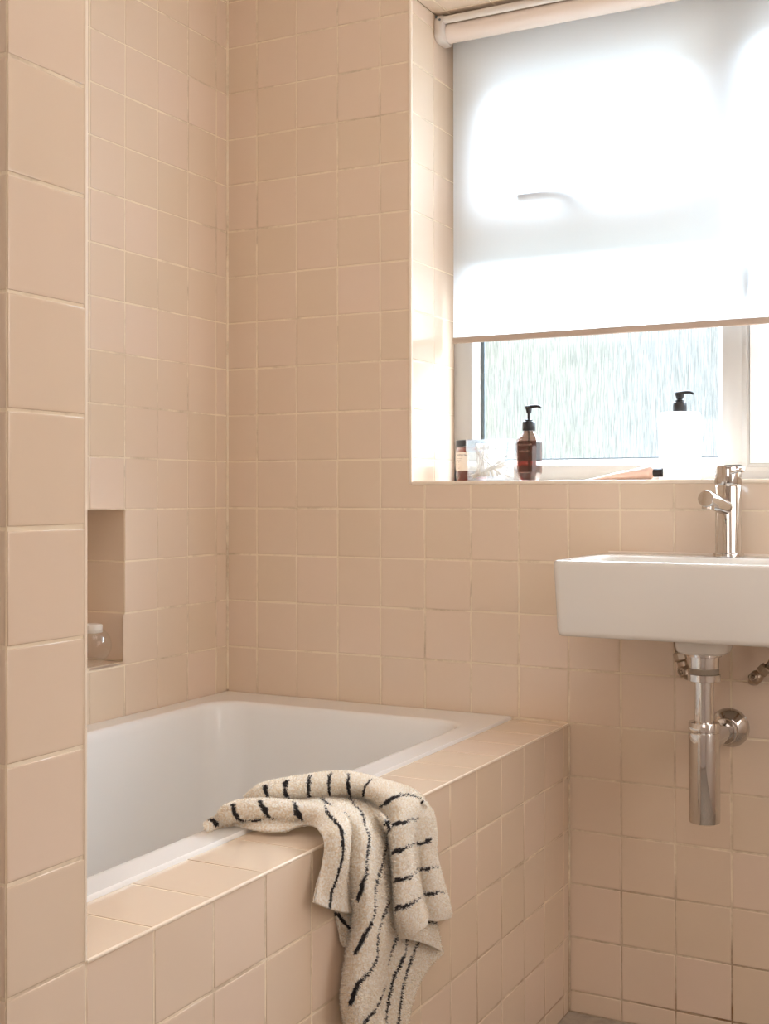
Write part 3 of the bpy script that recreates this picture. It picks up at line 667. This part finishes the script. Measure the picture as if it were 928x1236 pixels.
# control points of each fold and the course of its woven stripes, in tenths of a millimetre
TOWEL = {
 'A': ([
  [(-1500,-9354,5514),(-1540,-9334,5484),(-1488,-9422,5480),(-1512,-9355,5440),(-1529,-9279,5430)],
  [(-1450,-9102,5630),(-1470,-9146,5595),(-1470,-9182,5540),(-1490,-9118,5470),(-1504,-9135,5430)],
  [(-1380,-8908,5679),(-1300,-9097,5699),(-1260,-9136,5628),(-1321,-8975,5510),(-1371,-8976,5430)],
  [(-1250,-8566,5672),(-1080,-8898,5743),(-1000,-9017,5685),(-1000,-8942,5573),(-986,-9038,5430)],
  [(-1000,-8356,5633),(-800,-8748,5722),(-720,-8873,5664),(-720,-8795,5563),(-647,-8947,5430)],
  [(-700,-8201,5590),(-500,-8630,5688),(-430,-8745,5638),(-450,-8672,5556),(-470,-8759,5480)],
  [(-400,-8175,5576),(-220,-8586,5669),(-160,-8769,5656),(-180,-8816,5613),(-263,-8818,5520)],
  [(-150,-8178,5531),(0,-8568,5618),(80,-8872,5637),(80,-9034,5614),(40,-9165,5570)],
  [(30,-8258,5402),(120,-8611,5467),(260,-8961,5528),(240,-9148,5521),(140,-9235,5470)],
  [(30,-8215,5073),(120,-8611,5156),(280,-8996,5247),(260,-9203,5278),(140,-9274,5261)],
  [(30,-8238,4676),(100,-8577,4750),(220,-8994,4895),(210,-9236,4982),(140,-9410,5040)],
  [(40,-8234,4295),(120,-8591,4425),(190,-8901,4550),(190,-9222,4686),(150,-9522,4847)]],
  [[(-1490,-9301,5540),(-1491,-9307,5536),(-1491,-9307,5536),(-1491,-9264,5516),(-1488,-9214,5514)],
   [(-1274,-9101,5700),(-1237,-9126,5678),(-1231,-9130,5664),(-1214,-9112,5634),(-1223,-9028,5580),(-1202,-8988,5564),(-1174,-8964,5552)],
   [(-1011,-8916,5741),(-958,-8952,5722),(-917,-8963,5698),(-875,-8955,5677),(-872,-8945,5659),(-851,-8889,5615),(-820,-8865,5551)],
   [(-663,-8657,5702),(-585,-8744,5694),(-553,-8774,5667),(-511,-8768,5646),(-492,-8763,5637),(-487,-8731,5606),(-491,-8684,5570)],
   [(-241,-8570,5668),(-133,-8713,5667),(-47,-8815,5655),(36,-8886,5646),(105,-8938,5629),(158,-8977,5612),(202,-9005,5593),(235,-9024,5571),(260,-9062,5541),(274,-9084,5510),(284,-9095,5472),(289,-9102,5437),(291,-9109,5399),(291,-9114,5360),(290,-9114,5319),(288,-9118,5277),(282,-9134,5238),(275,-9143,5196),(265,-9152,5153),(257,-9154,5117),(246,-9162,5073),(231,-9180,5023),(223,-9191,4992),(211,-9213,4948),(204,-9229,4908),(200,-9234,4863),(196,-9238,4819),(194,-9236,4783),(191,-9242,4740),(189,-9240,4699)],
   [(-27,-8492,5604),(18,-8491,5568),(34,-8447,5523),(57,-8429,5470),(63,-8391,5420),(73,-8402,5379),(75,-8399,5338),(71,-8383,5291),(81,-8437,5256),(89,-8484,5227),(102,-8544,5191),(110,-8578,5159),(115,-8598,5123),(124,-8628,5087)],
   [(46,-8323,4682),(50,-8333,4627),(55,-8353,4585),(59,-8364,4542),(68,-8398,4506),(79,-8433,4465),(90,-8470,4433),(98,-8496,4400)],
   [(-1149,-8958,5545),(-1101,-8957,5544),(-1043,-8968,5523),(-1006,-8961,5531),(-964,-8941,5547)]]),
 'B': ([
  [(-1180,-8237,5641),(-1120,-8106,5630),(-1000,-7880,5605),(-850,-7475,5546),(-700,-7046,5470),(-459,-6980,5460),(-145,-7179,5460)],
  [(-980,-8184,5586),(-880,-8137,5609),(-720,-7913,5600),(-580,-7602,5548),(-460,-7217,5478),(-131,-7373,5460),(217,-7676,5460)],
  [(-500,-8133,5533),(-340,-8149,5588),(-220,-8054,5592),(-120,-7878,5531),(43,-7767,5460),(387,-8048,5460),(60,-7133,5091)],
  [(40,-8596,5484),(160,-8597,5520),(300,-8593,5516),(270,-8278,5384),(180,-7793,5179),(70,-7300,4932),(100,-7113,4799)],
  [(40,-8555,5058),(260,-8776,5146),(400,-8754,5139),(370,-8441,5032),(260,-7899,4840),(70,-7252,4584),(100,-7064,4493)],
  [(40,-8471,4628),(280,-8728,4747),(440,-8721,4759),(400,-8366,4641),(270,-7803,4438),(70,-7204,4213),(100,-7015,4118)],
  [(40,-8408,4242),(300,-8701,4395),(460,-8716,4404),(410,-8363,4267),(270,-7804,4029),(70,-7205,3788),(100,-7016,3711)],
  [(40,-8536,3886),(300,-8828,4037),(460,-8801,4046),(400,-8433,3893),(260,-7924,3658),(70,-7351,3412),(100,-7166,3332)],
  [(40,-8641,3517),(300,-8931,3678),(450,-8910,3698),(380,-8506,3532),(240,-7979,3288),(70,-7448,3035),(100,-7265,2942)],
  [(40,-8641,3279),(300,-8952,3453),(440,-8913,3455),(360,-8470,3267),(220,-7942,3025),(70,-7448,2782),(100,-7265,2697)],
  [(40,-8558,2978),(300,-8870,3170),(420,-8814,3152),(340,-8390,2964),(210,-7878,2721),(70,-7401,2487),(100,-7217,2400)],
  [(40,-8388,2662),(280,-8689,2841),(360,-8621,2821),(290,-8253,2650),(180,-7799,2436),(70,-7378,2224),(100,-7218,2144)]],
  [[(-839,-7687,5576),(-695,-7867,5594),(-554,-8027,5607),(-481,-8094,5602),(-404,-8130,5592),(-347,-8167,5576)],
   [(-652,-7242,5501),(-526,-7414,5515),(-403,-7576,5528),(-287,-7731,5541),(-186,-7836,5542),(-118,-7900,5534),(-53,-7950,5521),(24,-8080,5522),(116,-8212,5516),(182,-8320,5513),(244,-8416,5503),(291,-8456,5469),(317,-8463,5429),(329,-8441,5375),(349,-8488,5347),(365,-8530,5315),(374,-8563,5290),(380,-8584,5260),(388,-8615,5222),(391,-8623,5188),(395,-8632,5143),(404,-8656,5106),(412,-8676,5069),(419,-8691,5032),(425,-8702,4994),(426,-8741,4966),(417,-8764,4922),(404,-8770,4883),(403,-8765,4841),(386,-8764,4789),(359,-8759,4745),(330,-8743,4689)],
   [(-20,-7436,5472),(103,-7566,5478),(160,-7664,5440),(326,-7972,5485),(377,-8067,5476),(387,-8048,5443),(343,-7954,5369),(278,-7819,5284),(207,-7668,5189),(134,-7598,5102),(157,-7662,5070),(189,-7743,5046),(215,-7813,5022),(235,-7865,4989),(255,-7928,4969),(269,-7972,4942),(292,-8046,4915),(313,-8112,4886),(335,-8185,4860),(350,-8237,4838),(371,-8310,4812),(386,-8366,4791),(402,-8426,4762),(408,-8439,4727),(416,-8455,4682),(421,-8463,4644),(428,-8483,4601),(432,-8493,4564),(437,-8503,4518),(440,-8514,4481),(444,-8526,4435),(454,-8581,4415),(462,-8631,4393),(465,-8676,4368),(464,-8714,4340),(458,-8741,4308),(443,-8771,4276),(432,-8786,4248),(424,-8801,4209),(406,-8819,4170),(380,-8837,4118),(352,-8849,4063)],
   [(280,-7829,4382),(303,-7908,4367),(325,-7989,4343),(341,-8055,4325),(357,-8121,4297),(372,-8186,4280),(383,-8236,4246),(389,-8269,4217),(395,-8303,4187),(398,-8323,4151),(403,-8357,4121),(399,-8351,4083),(395,-8347,4036),(390,-8343,3988),(386,-8337,3951),(381,-8333,3904),(376,-8329,3857),(370,-8323,3809),(385,-8396,3808),(398,-8468,3795),(414,-8554,3786),(424,-8612,3776),(442,-8719,3776),(453,-8802,3776),(455,-8873,3761),(445,-8923,3739),(434,-8946,3709),(420,-8964,3672),(411,-8974,3638),(402,-8982,3595),(384,-8987,3547),(354,-8981,3498)],
   [(135,-7652,3202),(167,-7756,3192),(193,-7839,3180),(224,-7944,3173),(244,-8021,3153),(273,-8128,3153),(298,-8224,3156),(326,-8330,3145),(354,-8447,3161),(382,-8564,3183),(407,-8675,3194),(424,-8768,3197),(424,-8819,3175),(411,-8840,3149),(392,-8839,3111),(364,-8820,3055)]]),
 'C': ([
  [(80,-7883,4400),(90,-7483,4286),(100,-6965,4103),(100,-6448,3906),(100,-6015,3731)],
  [(90,-7903,3977),(110,-7475,3846),(120,-6955,3650),(120,-6437,3440),(100,-5905,3196)],
  [(90,-7949,3744),(120,-7495,3600),(140,-6995,3429),(130,-6405,3222),(110,-5814,3024)],
  [(90,-7994,3566),(130,-7609,3443),(160,-7185,3316),(140,-6689,3145),(120,-6223,2984)],
  [(90,-7994,3394),(130,-7679,3292),(170,-7351,3186),(150,-6940,3039),(120,-6518,2899)],
  [(90,-7995,3202),(130,-7726,3113),(170,-7448,3021),(150,-7091,2890),(120,-6728,2765)],
  [(90,-7995,2966),(130,-7750,2883),(160,-7501,2797),(140,-7172,2670),(110,-6862,2550)],
  [(90,-7995,2774),(120,-7732,2679),(140,-7487,2590),(120,-7182,2469),(100,-6919,2364)],
  [(90,-7996,2474),(110,-7713,2366),(120,-7473,2272),(110,-7212,2166),(100,-6995,2077)]],
  [[(103,-7196,4038),(105,-7210,4000),(107,-7208,3956),(109,-7207,3912),(110,-7221,3874),(113,-7220,3820),(115,-7220,3784),(117,-7236,3740),(119,-7281,3706),(120,-7340,3670),(121,-7386,3636),(122,-7435,3604),(123,-7483,3560),(125,-7538,3528),(127,-7586,3491),(126,-7636,3467),(125,-7678,3440),(123,-7712,3422)],
   [(121,-6985,3643),(123,-7001,3608),(127,-7019,3565),(131,-7040,3529),(137,-7059,3474),(141,-7080,3441),(147,-7144,3406),(153,-7204,3374),(157,-7268,3347),(159,-7327,3326),(160,-7380,3293),(160,-7435,3265),(159,-7482,3235),(159,-7506,3196),(160,-7527,3155),(160,-7539,3127),(158,-7563,3084),(157,-7575,3045),(155,-7594,2999),(154,-7609,2963),(151,-7623,2919),(149,-7635,2876),(146,-7644,2835),(141,-7655,2791),(136,-7663,2748),(130,-7669,2701),(126,-7677,2652),(122,-7687,2605),(119,-7697,2561),(116,-7708,2515)],
   [(124,-6608,3469),(128,-6674,3440),(132,-6733,3411),(138,-6799,3371),(143,-6847,3345),(147,-6893,3321),(151,-6938,3295),(155,-6984,3258),(158,-7018,3229),(160,-7054,3199),(161,-7083,3172),(163,-7115,3129),(164,-7149,3103),(164,-7175,3063),(164,-7204,3030),(163,-7219,2991),(162,-7228,2953),(160,-7237,2911),(158,-7242,2871),(156,-7257,2827),(153,-7258,2785),(151,-7268,2740),(148,-7275,2698),(143,-7278,2655),(138,-7286,2612),(133,-7292,2565),(130,-7300,2516),(127,-7302,2467),(125,-7311,2423),(123,-7321,2376),(121,-7331,2329),(119,-7340,2286)]]),
 'D': ([
  [(-1380,-8663,5689),(-1370,-8677,5693),(-1360,-8673,5683),(-1360,-8673,5683),(-1370,-8639,5663),(-1380,-8605,5655),(-1400,-8556,5631)],
  [(-1320,-8343,5790),(-1240,-8523,5837),(-1160,-8624,5835),(-1140,-8616,5792),(-1160,-8546,5743),(-1200,-8426,5680),(-1260,-8255,5602)],
  [(-1220,-7886,5772),(-1100,-8158,5853),(-1000,-8295,5848),(-970,-8322,5803),(-990,-8250,5742),(-1050,-8093,5657),(-1140,-7866,5553)],
  [(-1120,-7401,5740),(-1000,-7686,5823),(-880,-7905,5835),(-840,-7949,5783),(-860,-7874,5698),(-940,-7655,5575),(-1035,-7386,5460)],
  [(-1020,-7001,5704),(-900,-7299,5789),(-770,-7566,5811),(-720,-7651,5756),(-740,-7573,5658),(-830,-7328,5517),(-778,-7304,5460)],
  [(-900,-6690,5654),(-780,-6998,5741),(-640,-7315,5774),(-580,-7444,5728),(-600,-7363,5629),(-700,-7070,5464),(-533,-7227,5460)],
  [(-720,-6450,5565),(-600,-6745,5650),(-450,-7140,5713),(-380,-7338,5694),(-400,-7279,5600),(-468,-7037,5460),(-266,-7242,5460)],
  [(-480,-6291,5475),(-340,-6661,5591),(-180,-7137,5685),(-100,-7430,5699),(-120,-7464,5637),(-240,-7170,5470),(-11,-7409,5460)],
  [(-97,-6468,5460),(-60,-6645,5537),(80,-7121,5631),(180,-7486,5676),(180,-7652,5636),(60,-7519,5471),(256,-7750,5460)],
  [(306,-6840,5460),(80,-6456,5396),(200,-6907,5463),(300,-7308,5518),(340,-7629,5529),(200,-7644,5385),(40,-7290,5171)],
  [(60,-6120,5083),(160,-6354,5161),(240,-6705,5228),(280,-7069,5283),(420,-7666,5374),(360,-7834,5277),(100,-7381,5023)],
  [(80,-6080,4815),(180,-6288,4890),(280,-6709,4993),(260,-7079,5036),(440,-7682,5164),(420,-7880,5125),(120,-7372,4846)],
  [(80,-6081,4530),(180,-6289,4609),(320,-6792,4734),(240,-6964,4734),(460,-7675,4916),(460,-7911,4903),(160,-7401,4638)],
  [(80,-5887,4145),(180,-6126,4225),(340,-6703,4383),(240,-6888,4397),(480,-7594,4605),(480,-7904,4627),(200,-7455,4394)],
  [(80,-5662,3744),(180,-5904,3830),(340,-6545,4017),(260,-6801,4057),(500,-7489,4252),(500,-7874,4280),(240,-7509,4086)],
  [(100,-5562,3475),(180,-5792,3521),(320,-6396,3704),(280,-6686,3786),(480,-7200,3887),(500,-7588,3923),(300,-7483,3781)]],
  [[(-1140,-8588,5846),(-1130,-8615,5827),(-1130,-8615,5826),(-1119,-8597,5802),(-1134,-8559,5764),(-1163,-8473,5715),(-1200,-8365,5661)],
   [(-1018,-8258,5855),(-1004,-8319,5847),(-1003,-8365,5837),(-999,-8382,5822),(-1000,-8384,5799),(-1000,-8308,5758),(-1034,-8193,5696),(-1063,-8080,5647),(-1107,-7948,5590)],
   [(-928,-7806,5837),(-876,-7957,5831),(-872,-8030,5808),(-867,-8025,5779),(-886,-7979,5720),(-912,-7886,5666),(-956,-7767,5603)],
   [(-820,-7436,5807),(-762,-7597,5809),(-744,-7668,5787),(-741,-7694,5759),(-743,-7673,5715),(-771,-7591,5646),(-845,-7448,5557)],
   [(-673,-7225,5770),(-595,-7368,5762),(-573,-7431,5734),(-554,-7424,5709),(-565,-7358,5638),(-616,-7220,5557),(-652,-7117,5452)],
   [(-406,-7056,5695),(-318,-7270,5708),(-284,-7361,5693),(-283,-7375,5672),(-340,-7314,5614)],
   [(300,-6846,5469),(144,-6713,5434),(144,-6828,5488),(172,-7004,5535),(188,-7162,5583),(226,-7354,5621),(235,-7487,5645),(238,-7603,5647),(216,-7653,5637),(163,-7643,5614),(34,-7508,5541)],
   [(277,-6636,4906),(292,-6731,4925),(290,-6797,4935)],
   [(275,-7043,5279),(318,-7232,5317),(365,-7421,5362),(406,-7602,5392),(417,-7711,5390),(406,-7776,5383),(391,-7803,5369),(362,-7806,5357),(309,-7772,5328)],
   [(293,-6719,4901),(291,-6821,4908),(269,-6881,4909),(251,-6940,4918),(253,-7048,4941),(314,-7272,4992),(433,-7630,5077),(468,-7820,5112),(466,-7895,5097),(463,-7904,5079),(382,-7817,5008)],
   [(196,-6255,4405),(304,-6604,4499),(332,-6789,4551),(312,-6819,4560),(262,-6839,4559),(238,-6922,4558),(307,-7161,4633)],
   [(324,-7195,4601),(470,-7609,4702),(505,-7798,4727),(504,-7886,4740),(491,-7913,4739),(454,-7887,4693)],
   [(184,-5985,3960),(284,-6332,4072),(340,-6584,4150),(329,-6691,4190),(300,-6722,4199),(261,-6754,4197),(250,-6842,4204)],
   [(284,-6940,4178),(460,-7409,4321),(517,-7634,4362),(528,-7774,4390),(521,-7871,4393),(503,-7901,4384),(443,-7844,4320)]]),
 'E': ([
  [(180,-7417,4280),(200,-7112,4195),(200,-6705,4077),(150,-6229,3931)],
  [(200,-7408,4049),(240,-7118,3968),(240,-6682,3825),(160,-6141,3636)],
  [(210,-7355,3858),(270,-7103,3789),(270,-6666,3641),(180,-6101,3438)],
  [(220,-7301,3721),(280,-6997,3600),(280,-6582,3409),(190,-5984,3106)]],
  [[(253,-6720,3784),(242,-6604,3744),(226,-6483,3693),(194,-6291,3630),(170,-6143,3569)]]),
 'F': ([
  [(60,-8839,4675),(70,-8692,4602),(70,-8482,4520),(60,-8248,4429)],
  [(60,-8778,4482),(80,-8668,4421),(80,-8457,4326),(60,-8205,4225)],
  [(60,-8737,4285),(90,-8665,4226),(90,-8475,4125),(60,-8205,4013)],
  [(70,-8693,4077),(100,-8641,4034),(90,-8475,3937),(60,-8227,3809)]],
  [[(60,-8775,4471),(67,-8744,4428),(77,-8707,4385),(84,-8666,4341),(88,-8610,4289),(90,-8550,4235),(89,-8484,4175),(83,-8405,4117)]]),
}
NFLIP = {}
# ------------------------------------------------------------------ towel
from mathutils import kdtree, noise
def dense(G, n):
    rows_ = [smooth_path(r, n) for r in G]
    cols = [smooth_path([r[j] for r in rows_], n) for j in range(len(rows_[0]))]
    return [[cols[j][i] for j in range(len(cols))] for i in range(len(cols[0]))]
pile = bmesh.new(); pl_ = pile.verts.layers.float.new('stripe')
bm = bmesh.new(); sl = bm.verts.layers.float.new('stripe'); THK = .0042
for key, (G, ST) in TOWEL.items():
    G = [[Vector(p)*1e-4 for p in r] for r in G]
    n = 20 if key in 'BD' else 16
    D = dense(G, n); ni, nj = len(D), len(D[0])
    pts = []
    for s in ST:
        q = [Vector(p)*1e-4 for p in s]
        for _ in range(0): q = [q[0]]+[(q[k-1]+q[k]*2+q[k+1])/4 for k in range(1, len(q)-1)]+[q[-1]]
        q = [q[0]]+[a.lerp(b, k/3) for a, b in zip(q, q[1:]) for k in (1, 2, 3)]
        pts += q
    ks = kdtree.KDTree(ni*nj)
    for i in range(ni):
        for j in range(nj): ks.insert(D[i][j], i*nj+j)
    ks.balance(); pts = [ks.find(p)[0].lerp(p, .0) for p in pts]
    kd = kdtree.KDTree(len(pts))
    for k, p in enumerate(pts): kd.insert(p, k)
    kd.balance()
    front = []; back = []
    for i in range(ni):
        fr = []; bk = []
        for j in range(nj):
            p = D[i][j]
            a = D[min(i+1, ni-1)][j]-D[max(i-1, 0)][j]; b = D[i][min(j+1, nj-1)]-D[i][max(j-1, 0)]
            nn = a.cross(b)
            nn = nn.normalized() if nn.length > 1e-12 else Vector((1, 0, .3)).normalized()
            if nn.dot(Vector((.75, -.9, .55))) < 0 and abs(nn.dot(Vector((.75, -.9, .55)))) > .0: nn = nn if key == '_' else nn*NFLIP.get(key, 1)
            else: nn = nn*NFLIP.get(key, 1)
            edge = min(i, ni-1-i, j, nj-1-j)
            t = THK*(.5 if edge == 0 else 1)
            dist = kd.find(p)[2]+random.gauss(0, .00022)
            sv = 1.0 if dist < (.0027 if key in 'BC' else .0022) else 0.0
            fz = .0013*noise.noise(p*330)+random.uniform(-.00035, .00045)
            v = bm.verts.new(p+nn*fz); v[sl] = sv; fr.append(v)
            w = bm.verts.new(p-nn*(t+random.uniform(0, .0004))); w[sl] = sv; bk.append(w)
        front.append(fr); back.append(bk)
    for i in range(ni-1):                       # looped pile on both faces, left off along the flat-woven hems
        for j in range(nj-1):
            if (key == 'A' and (j > nj-9 or i > ni-12)) or (key in 'DE' and i > ni-7): continue
            for rep in range(2):
                a, b = random.random(), random.random()
                side = front if random.random() < .5 else back
                q = side[i][j].co.lerp(side[i+1][j].co, a).lerp(side[i][j+1].co.lerp(side[i+1][j+1].co, a), b)
                nn = (side[i][j].co-(back if side is front else front)[i][j].co).normalized()
                rv = Vector((random.uniform(-1, 1), random.uniform(-1, 1), random.uniform(-1, 1))).normalized()
                tan = nn.cross(rv)
                if tan.length < 1e-6: continue
                tan.normalize(); h = random.uniform(.0010, .0026)
                tip = q+nn*h+rv*.0007+Vector((0, 0, -.0003))
                t_ = [pile.verts.new(q-tan*.0006-nn*.0003), pile.verts.new(q+tan*.0006-nn*.0003), pile.verts.new(tip+tan*.00035), pile.verts.new(tip-tan*.00035)]
                for v in t_: v[pl_] = side[i][j][sl]
                pile.faces.new(t_)
    for i in range(ni-1):
        for j in range(nj-1):
            bm.faces.new((front[i][j], front[i+1][j], front[i+1][j+1], front[i][j+1]))
            bm.faces.new((back[i][j], back[i][j+1], back[i+1][j+1], back[i+1][j]))
    for i in range(ni-1):
        for j in (0, nj-1): bm.faces.new((front[i][j], back[i][j], back[i+1][j], front[i+1][j]))
    for j in range(nj-1):
        for i in (0, ni-1): bm.faces.new((front[i][j], front[i][j+1], back[i][j+1], back[i][j]))
m = bpy.data.materials.new('terry_cloth'); m.use_nodes = True; nt = m.node_tree; N = nt.nodes; L = nt.links
p = N['Principled BSDF']; p.inputs['Roughness'].default_value = .95; p.inputs['Specular IOR Level'].default_value = .08
p.inputs['Sheen Weight'].default_value = .25; p.inputs['Sheen Roughness'].default_value = .6
at = N.new('ShaderNodeAttribute'); at.attribute_name = 'stripe'
tc = N.new('ShaderNodeTexCoord'); nz = N.new('ShaderNodeTexNoise'); nz.inputs['Scale'].default_value = 360; nz.inputs['Detail'].default_value = 3
cr = N.new('ShaderNodeValToRGB'); cr.color_ramp.elements[0].position = .36; cr.color_ramp.elements[0].color = lin(238, 222, 198)
cr.color_ramp.elements[1].position = .62; cr.color_ramp.elements[1].color = lin(255, 252, 246)
mx = N.new('ShaderNodeMix'); mx.data_type = 'RGBA'; mx.inputs[7].default_value = lin(46, 41, 42)
b = N.new('ShaderNodeBump'); b.inputs['Strength'].default_value = .55; b.inputs['Distance'].default_value = .0016
L.new(tc.outputs['Object'], nz.inputs['Vector']); L.new(nz.outputs['Fac'], cr.inputs[0]); L.new(nz.outputs['Fac'], b.inputs['Height'])
L.new(cr.outputs[0], mx.inputs[6]); L.new(at.outputs['Fac'], mx.inputs[0]); L.new(mx.outputs[2], p.inputs['Base Color']); L.new(b.outputs['Normal'], p.inputs['Normal'])
tl = N.new('ShaderNodeBsdfTranslucent'); xs = N.new('ShaderNodeMixShader'); xs.inputs[0].default_value = .3     # the loops let a little light through
L.new(mx.outputs[2], tl.inputs[0]); L.new(p.outputs[0], xs.inputs[1]); L.new(tl.outputs[0], xs.inputs[2]); L.new(xs.outputs[0], N['Material Output'].inputs['Surface'])
tw = obj('towel', bm, m, None, True, 180)
pc = obj('terry_pile', pile, m, tw, True, 180); pc['kind'] = 'stuff'
tag(tw, 'cream terry towel with thin black stripes draped over the tiled bath edge', 'towel')
# ------------------------------------------------------------------ daylight, ceiling light, added fill lamps, camera
W = bpy.data.worlds.new('daylight'); S.world = W; W.use_nodes = True; nt = W.node_tree; N = nt.nodes; L = nt.links
bg = N['Background']; tc = N.new('ShaderNodeTexCoord'); sp = N.new('ShaderNodeSeparateXYZ')
nz = N.new('ShaderNodeTexNoise'); nz.inputs['Scale'].default_value = 14; nz.inputs['Detail'].default_value = 4
cr = N.new('ShaderNodeValToRGB'); cr.color_ramp.elements[0].position = .30; cr.color_ramp.elements[0].color = (.94, .97, .70, 1)
cr.color_ramp.elements[1].position = .80; cr.color_ramp.elements[1].color = (.93, 1.0, .99, 1)
mr = N.new('ShaderNodeMapRange'); mr.inputs[1].default_value = .135; mr.inputs[2].default_value = .34
mx = N.new('ShaderNodeMix'); mx.data_type = 'RGBA'; mx.inputs[7].default_value = (.83*SKYUP, .98*SKYUP, 1.18*SKYUP, 1)
sx = N.new('ShaderNodeMath'); sx.operation = 'MULTIPLY_ADD'; sx.inputs[1].default_value = 3.2; sx.inputs[2].default_value = 1.2     # a hedge to the left, pale sky-lit garden to the right
s2 = N.new('ShaderNodeMath'); s2.operation = 'ADD'; L.new(tc.outputs['Generated'], nz.inputs['Vector']); L.new(tc.outputs['Generated'], sp.inputs[0])
L.new(sp.outputs['X'], sx.inputs[0]); L.new(sx.outputs[0], s2.inputs[0]); L.new(nz.outputs['Fac'], s2.inputs[1]); L.new(s2.outputs[0], cr.inputs[0]); L.new(sp.outputs['Z'], mr.inputs[0])
L.new(mr.outputs[0], mx.inputs[0]); L.new(cr.outputs[0], mx.inputs[6]); L.new(mx.outputs[2], bg.inputs['Color'])
bg.inputs['Strength'].default_value = SKY
def area(name, loc, target, sx, sy, power, col):
    d = bpy.data.lights.new(name, 'AREA'); d.shape = 'RECTANGLE'; d.size = sx; d.size_y = sy; d.energy = power; d.color = col
    o = bpy.data.objects.new(name, d); o.location = loc; o.rotation_euler = (Vector(target)-Vector(loc)).to_track_quat('-Z', 'Y').to_euler(); COL.objects.link(o); return o
pt = area('window_daylight_portal', (.295, WD+.09, 1.48), (.295, -2, 1.48), 1.2, .95, 1, (1, 1, 1)); pt.data.cycles.is_portal = True
area('ceiling_light', (.5, -.95, ZC-.04), (.35, -.8, 0), 1.0, 1.0, P_CEIL, (1, .985, .96))
area('side_fill', (XRW-.04, -.72, 1.0), (-.15, -.15, .4), .8, 1.3, P_SIDE, (1, .99, .98))  # added fill, not a window: brightens bath panel and wall under the basin
area('rear_fill', (.78, YF+.05, 1.25), (.75, 0, .75), .95, 1.9, P_REAR, (1, .99, .975))  # added fill behind the camera, not a doorway: brightens faces turned that way
cam = bpy.data.cameras.new('camera'); co = bpy.data.objects.new('camera', cam); COL.objects.link(co); S.camera = co
yaw, pit, rol = -.48573986, .00800544, -.00095035
fw = Vector((math.sin(yaw)*math.cos(pit), math.cos(yaw)*math.cos(pit), math.sin(pit)))
r0 = Vector((math.cos(yaw), -math.sin(yaw), 0)); u0 = r0.cross(fw)
r_ = r0*math.cos(rol)+u0*math.sin(rol); u_ = u0*math.cos(rol)-r0*math.sin(rol)
M = Matrix((r_, u_, -fw)).transposed().to_4x4(); M.translation = (.77403, -2.20581, .96758); co.matrix_world = M
cam.sensor_fit = 'HORIZONTAL'; cam.sensor_width = 36; cam.lens = 1484.794*36/928; cam.shift_y = -(618-585.622)/928; cam.clip_start = .01
S.view_settings.view_transform = 'Standard'; S.view_settings.look = 'None'; S.view_settings.exposure = EXPO
S.cycles.max_bounces = 10; S.cycles.diffuse_bounces = 6; S.cycles.glossy_bounces = 4; S.cycles.transmission_bounces = 8; S.cycles.transparent_max_bounces = 16
S.cycles.use_denoising = True; S.cycles.sample_clamp_indirect = 8; S.cycles.caustics_reflective = False; S.cycles.caustics_refractive = False
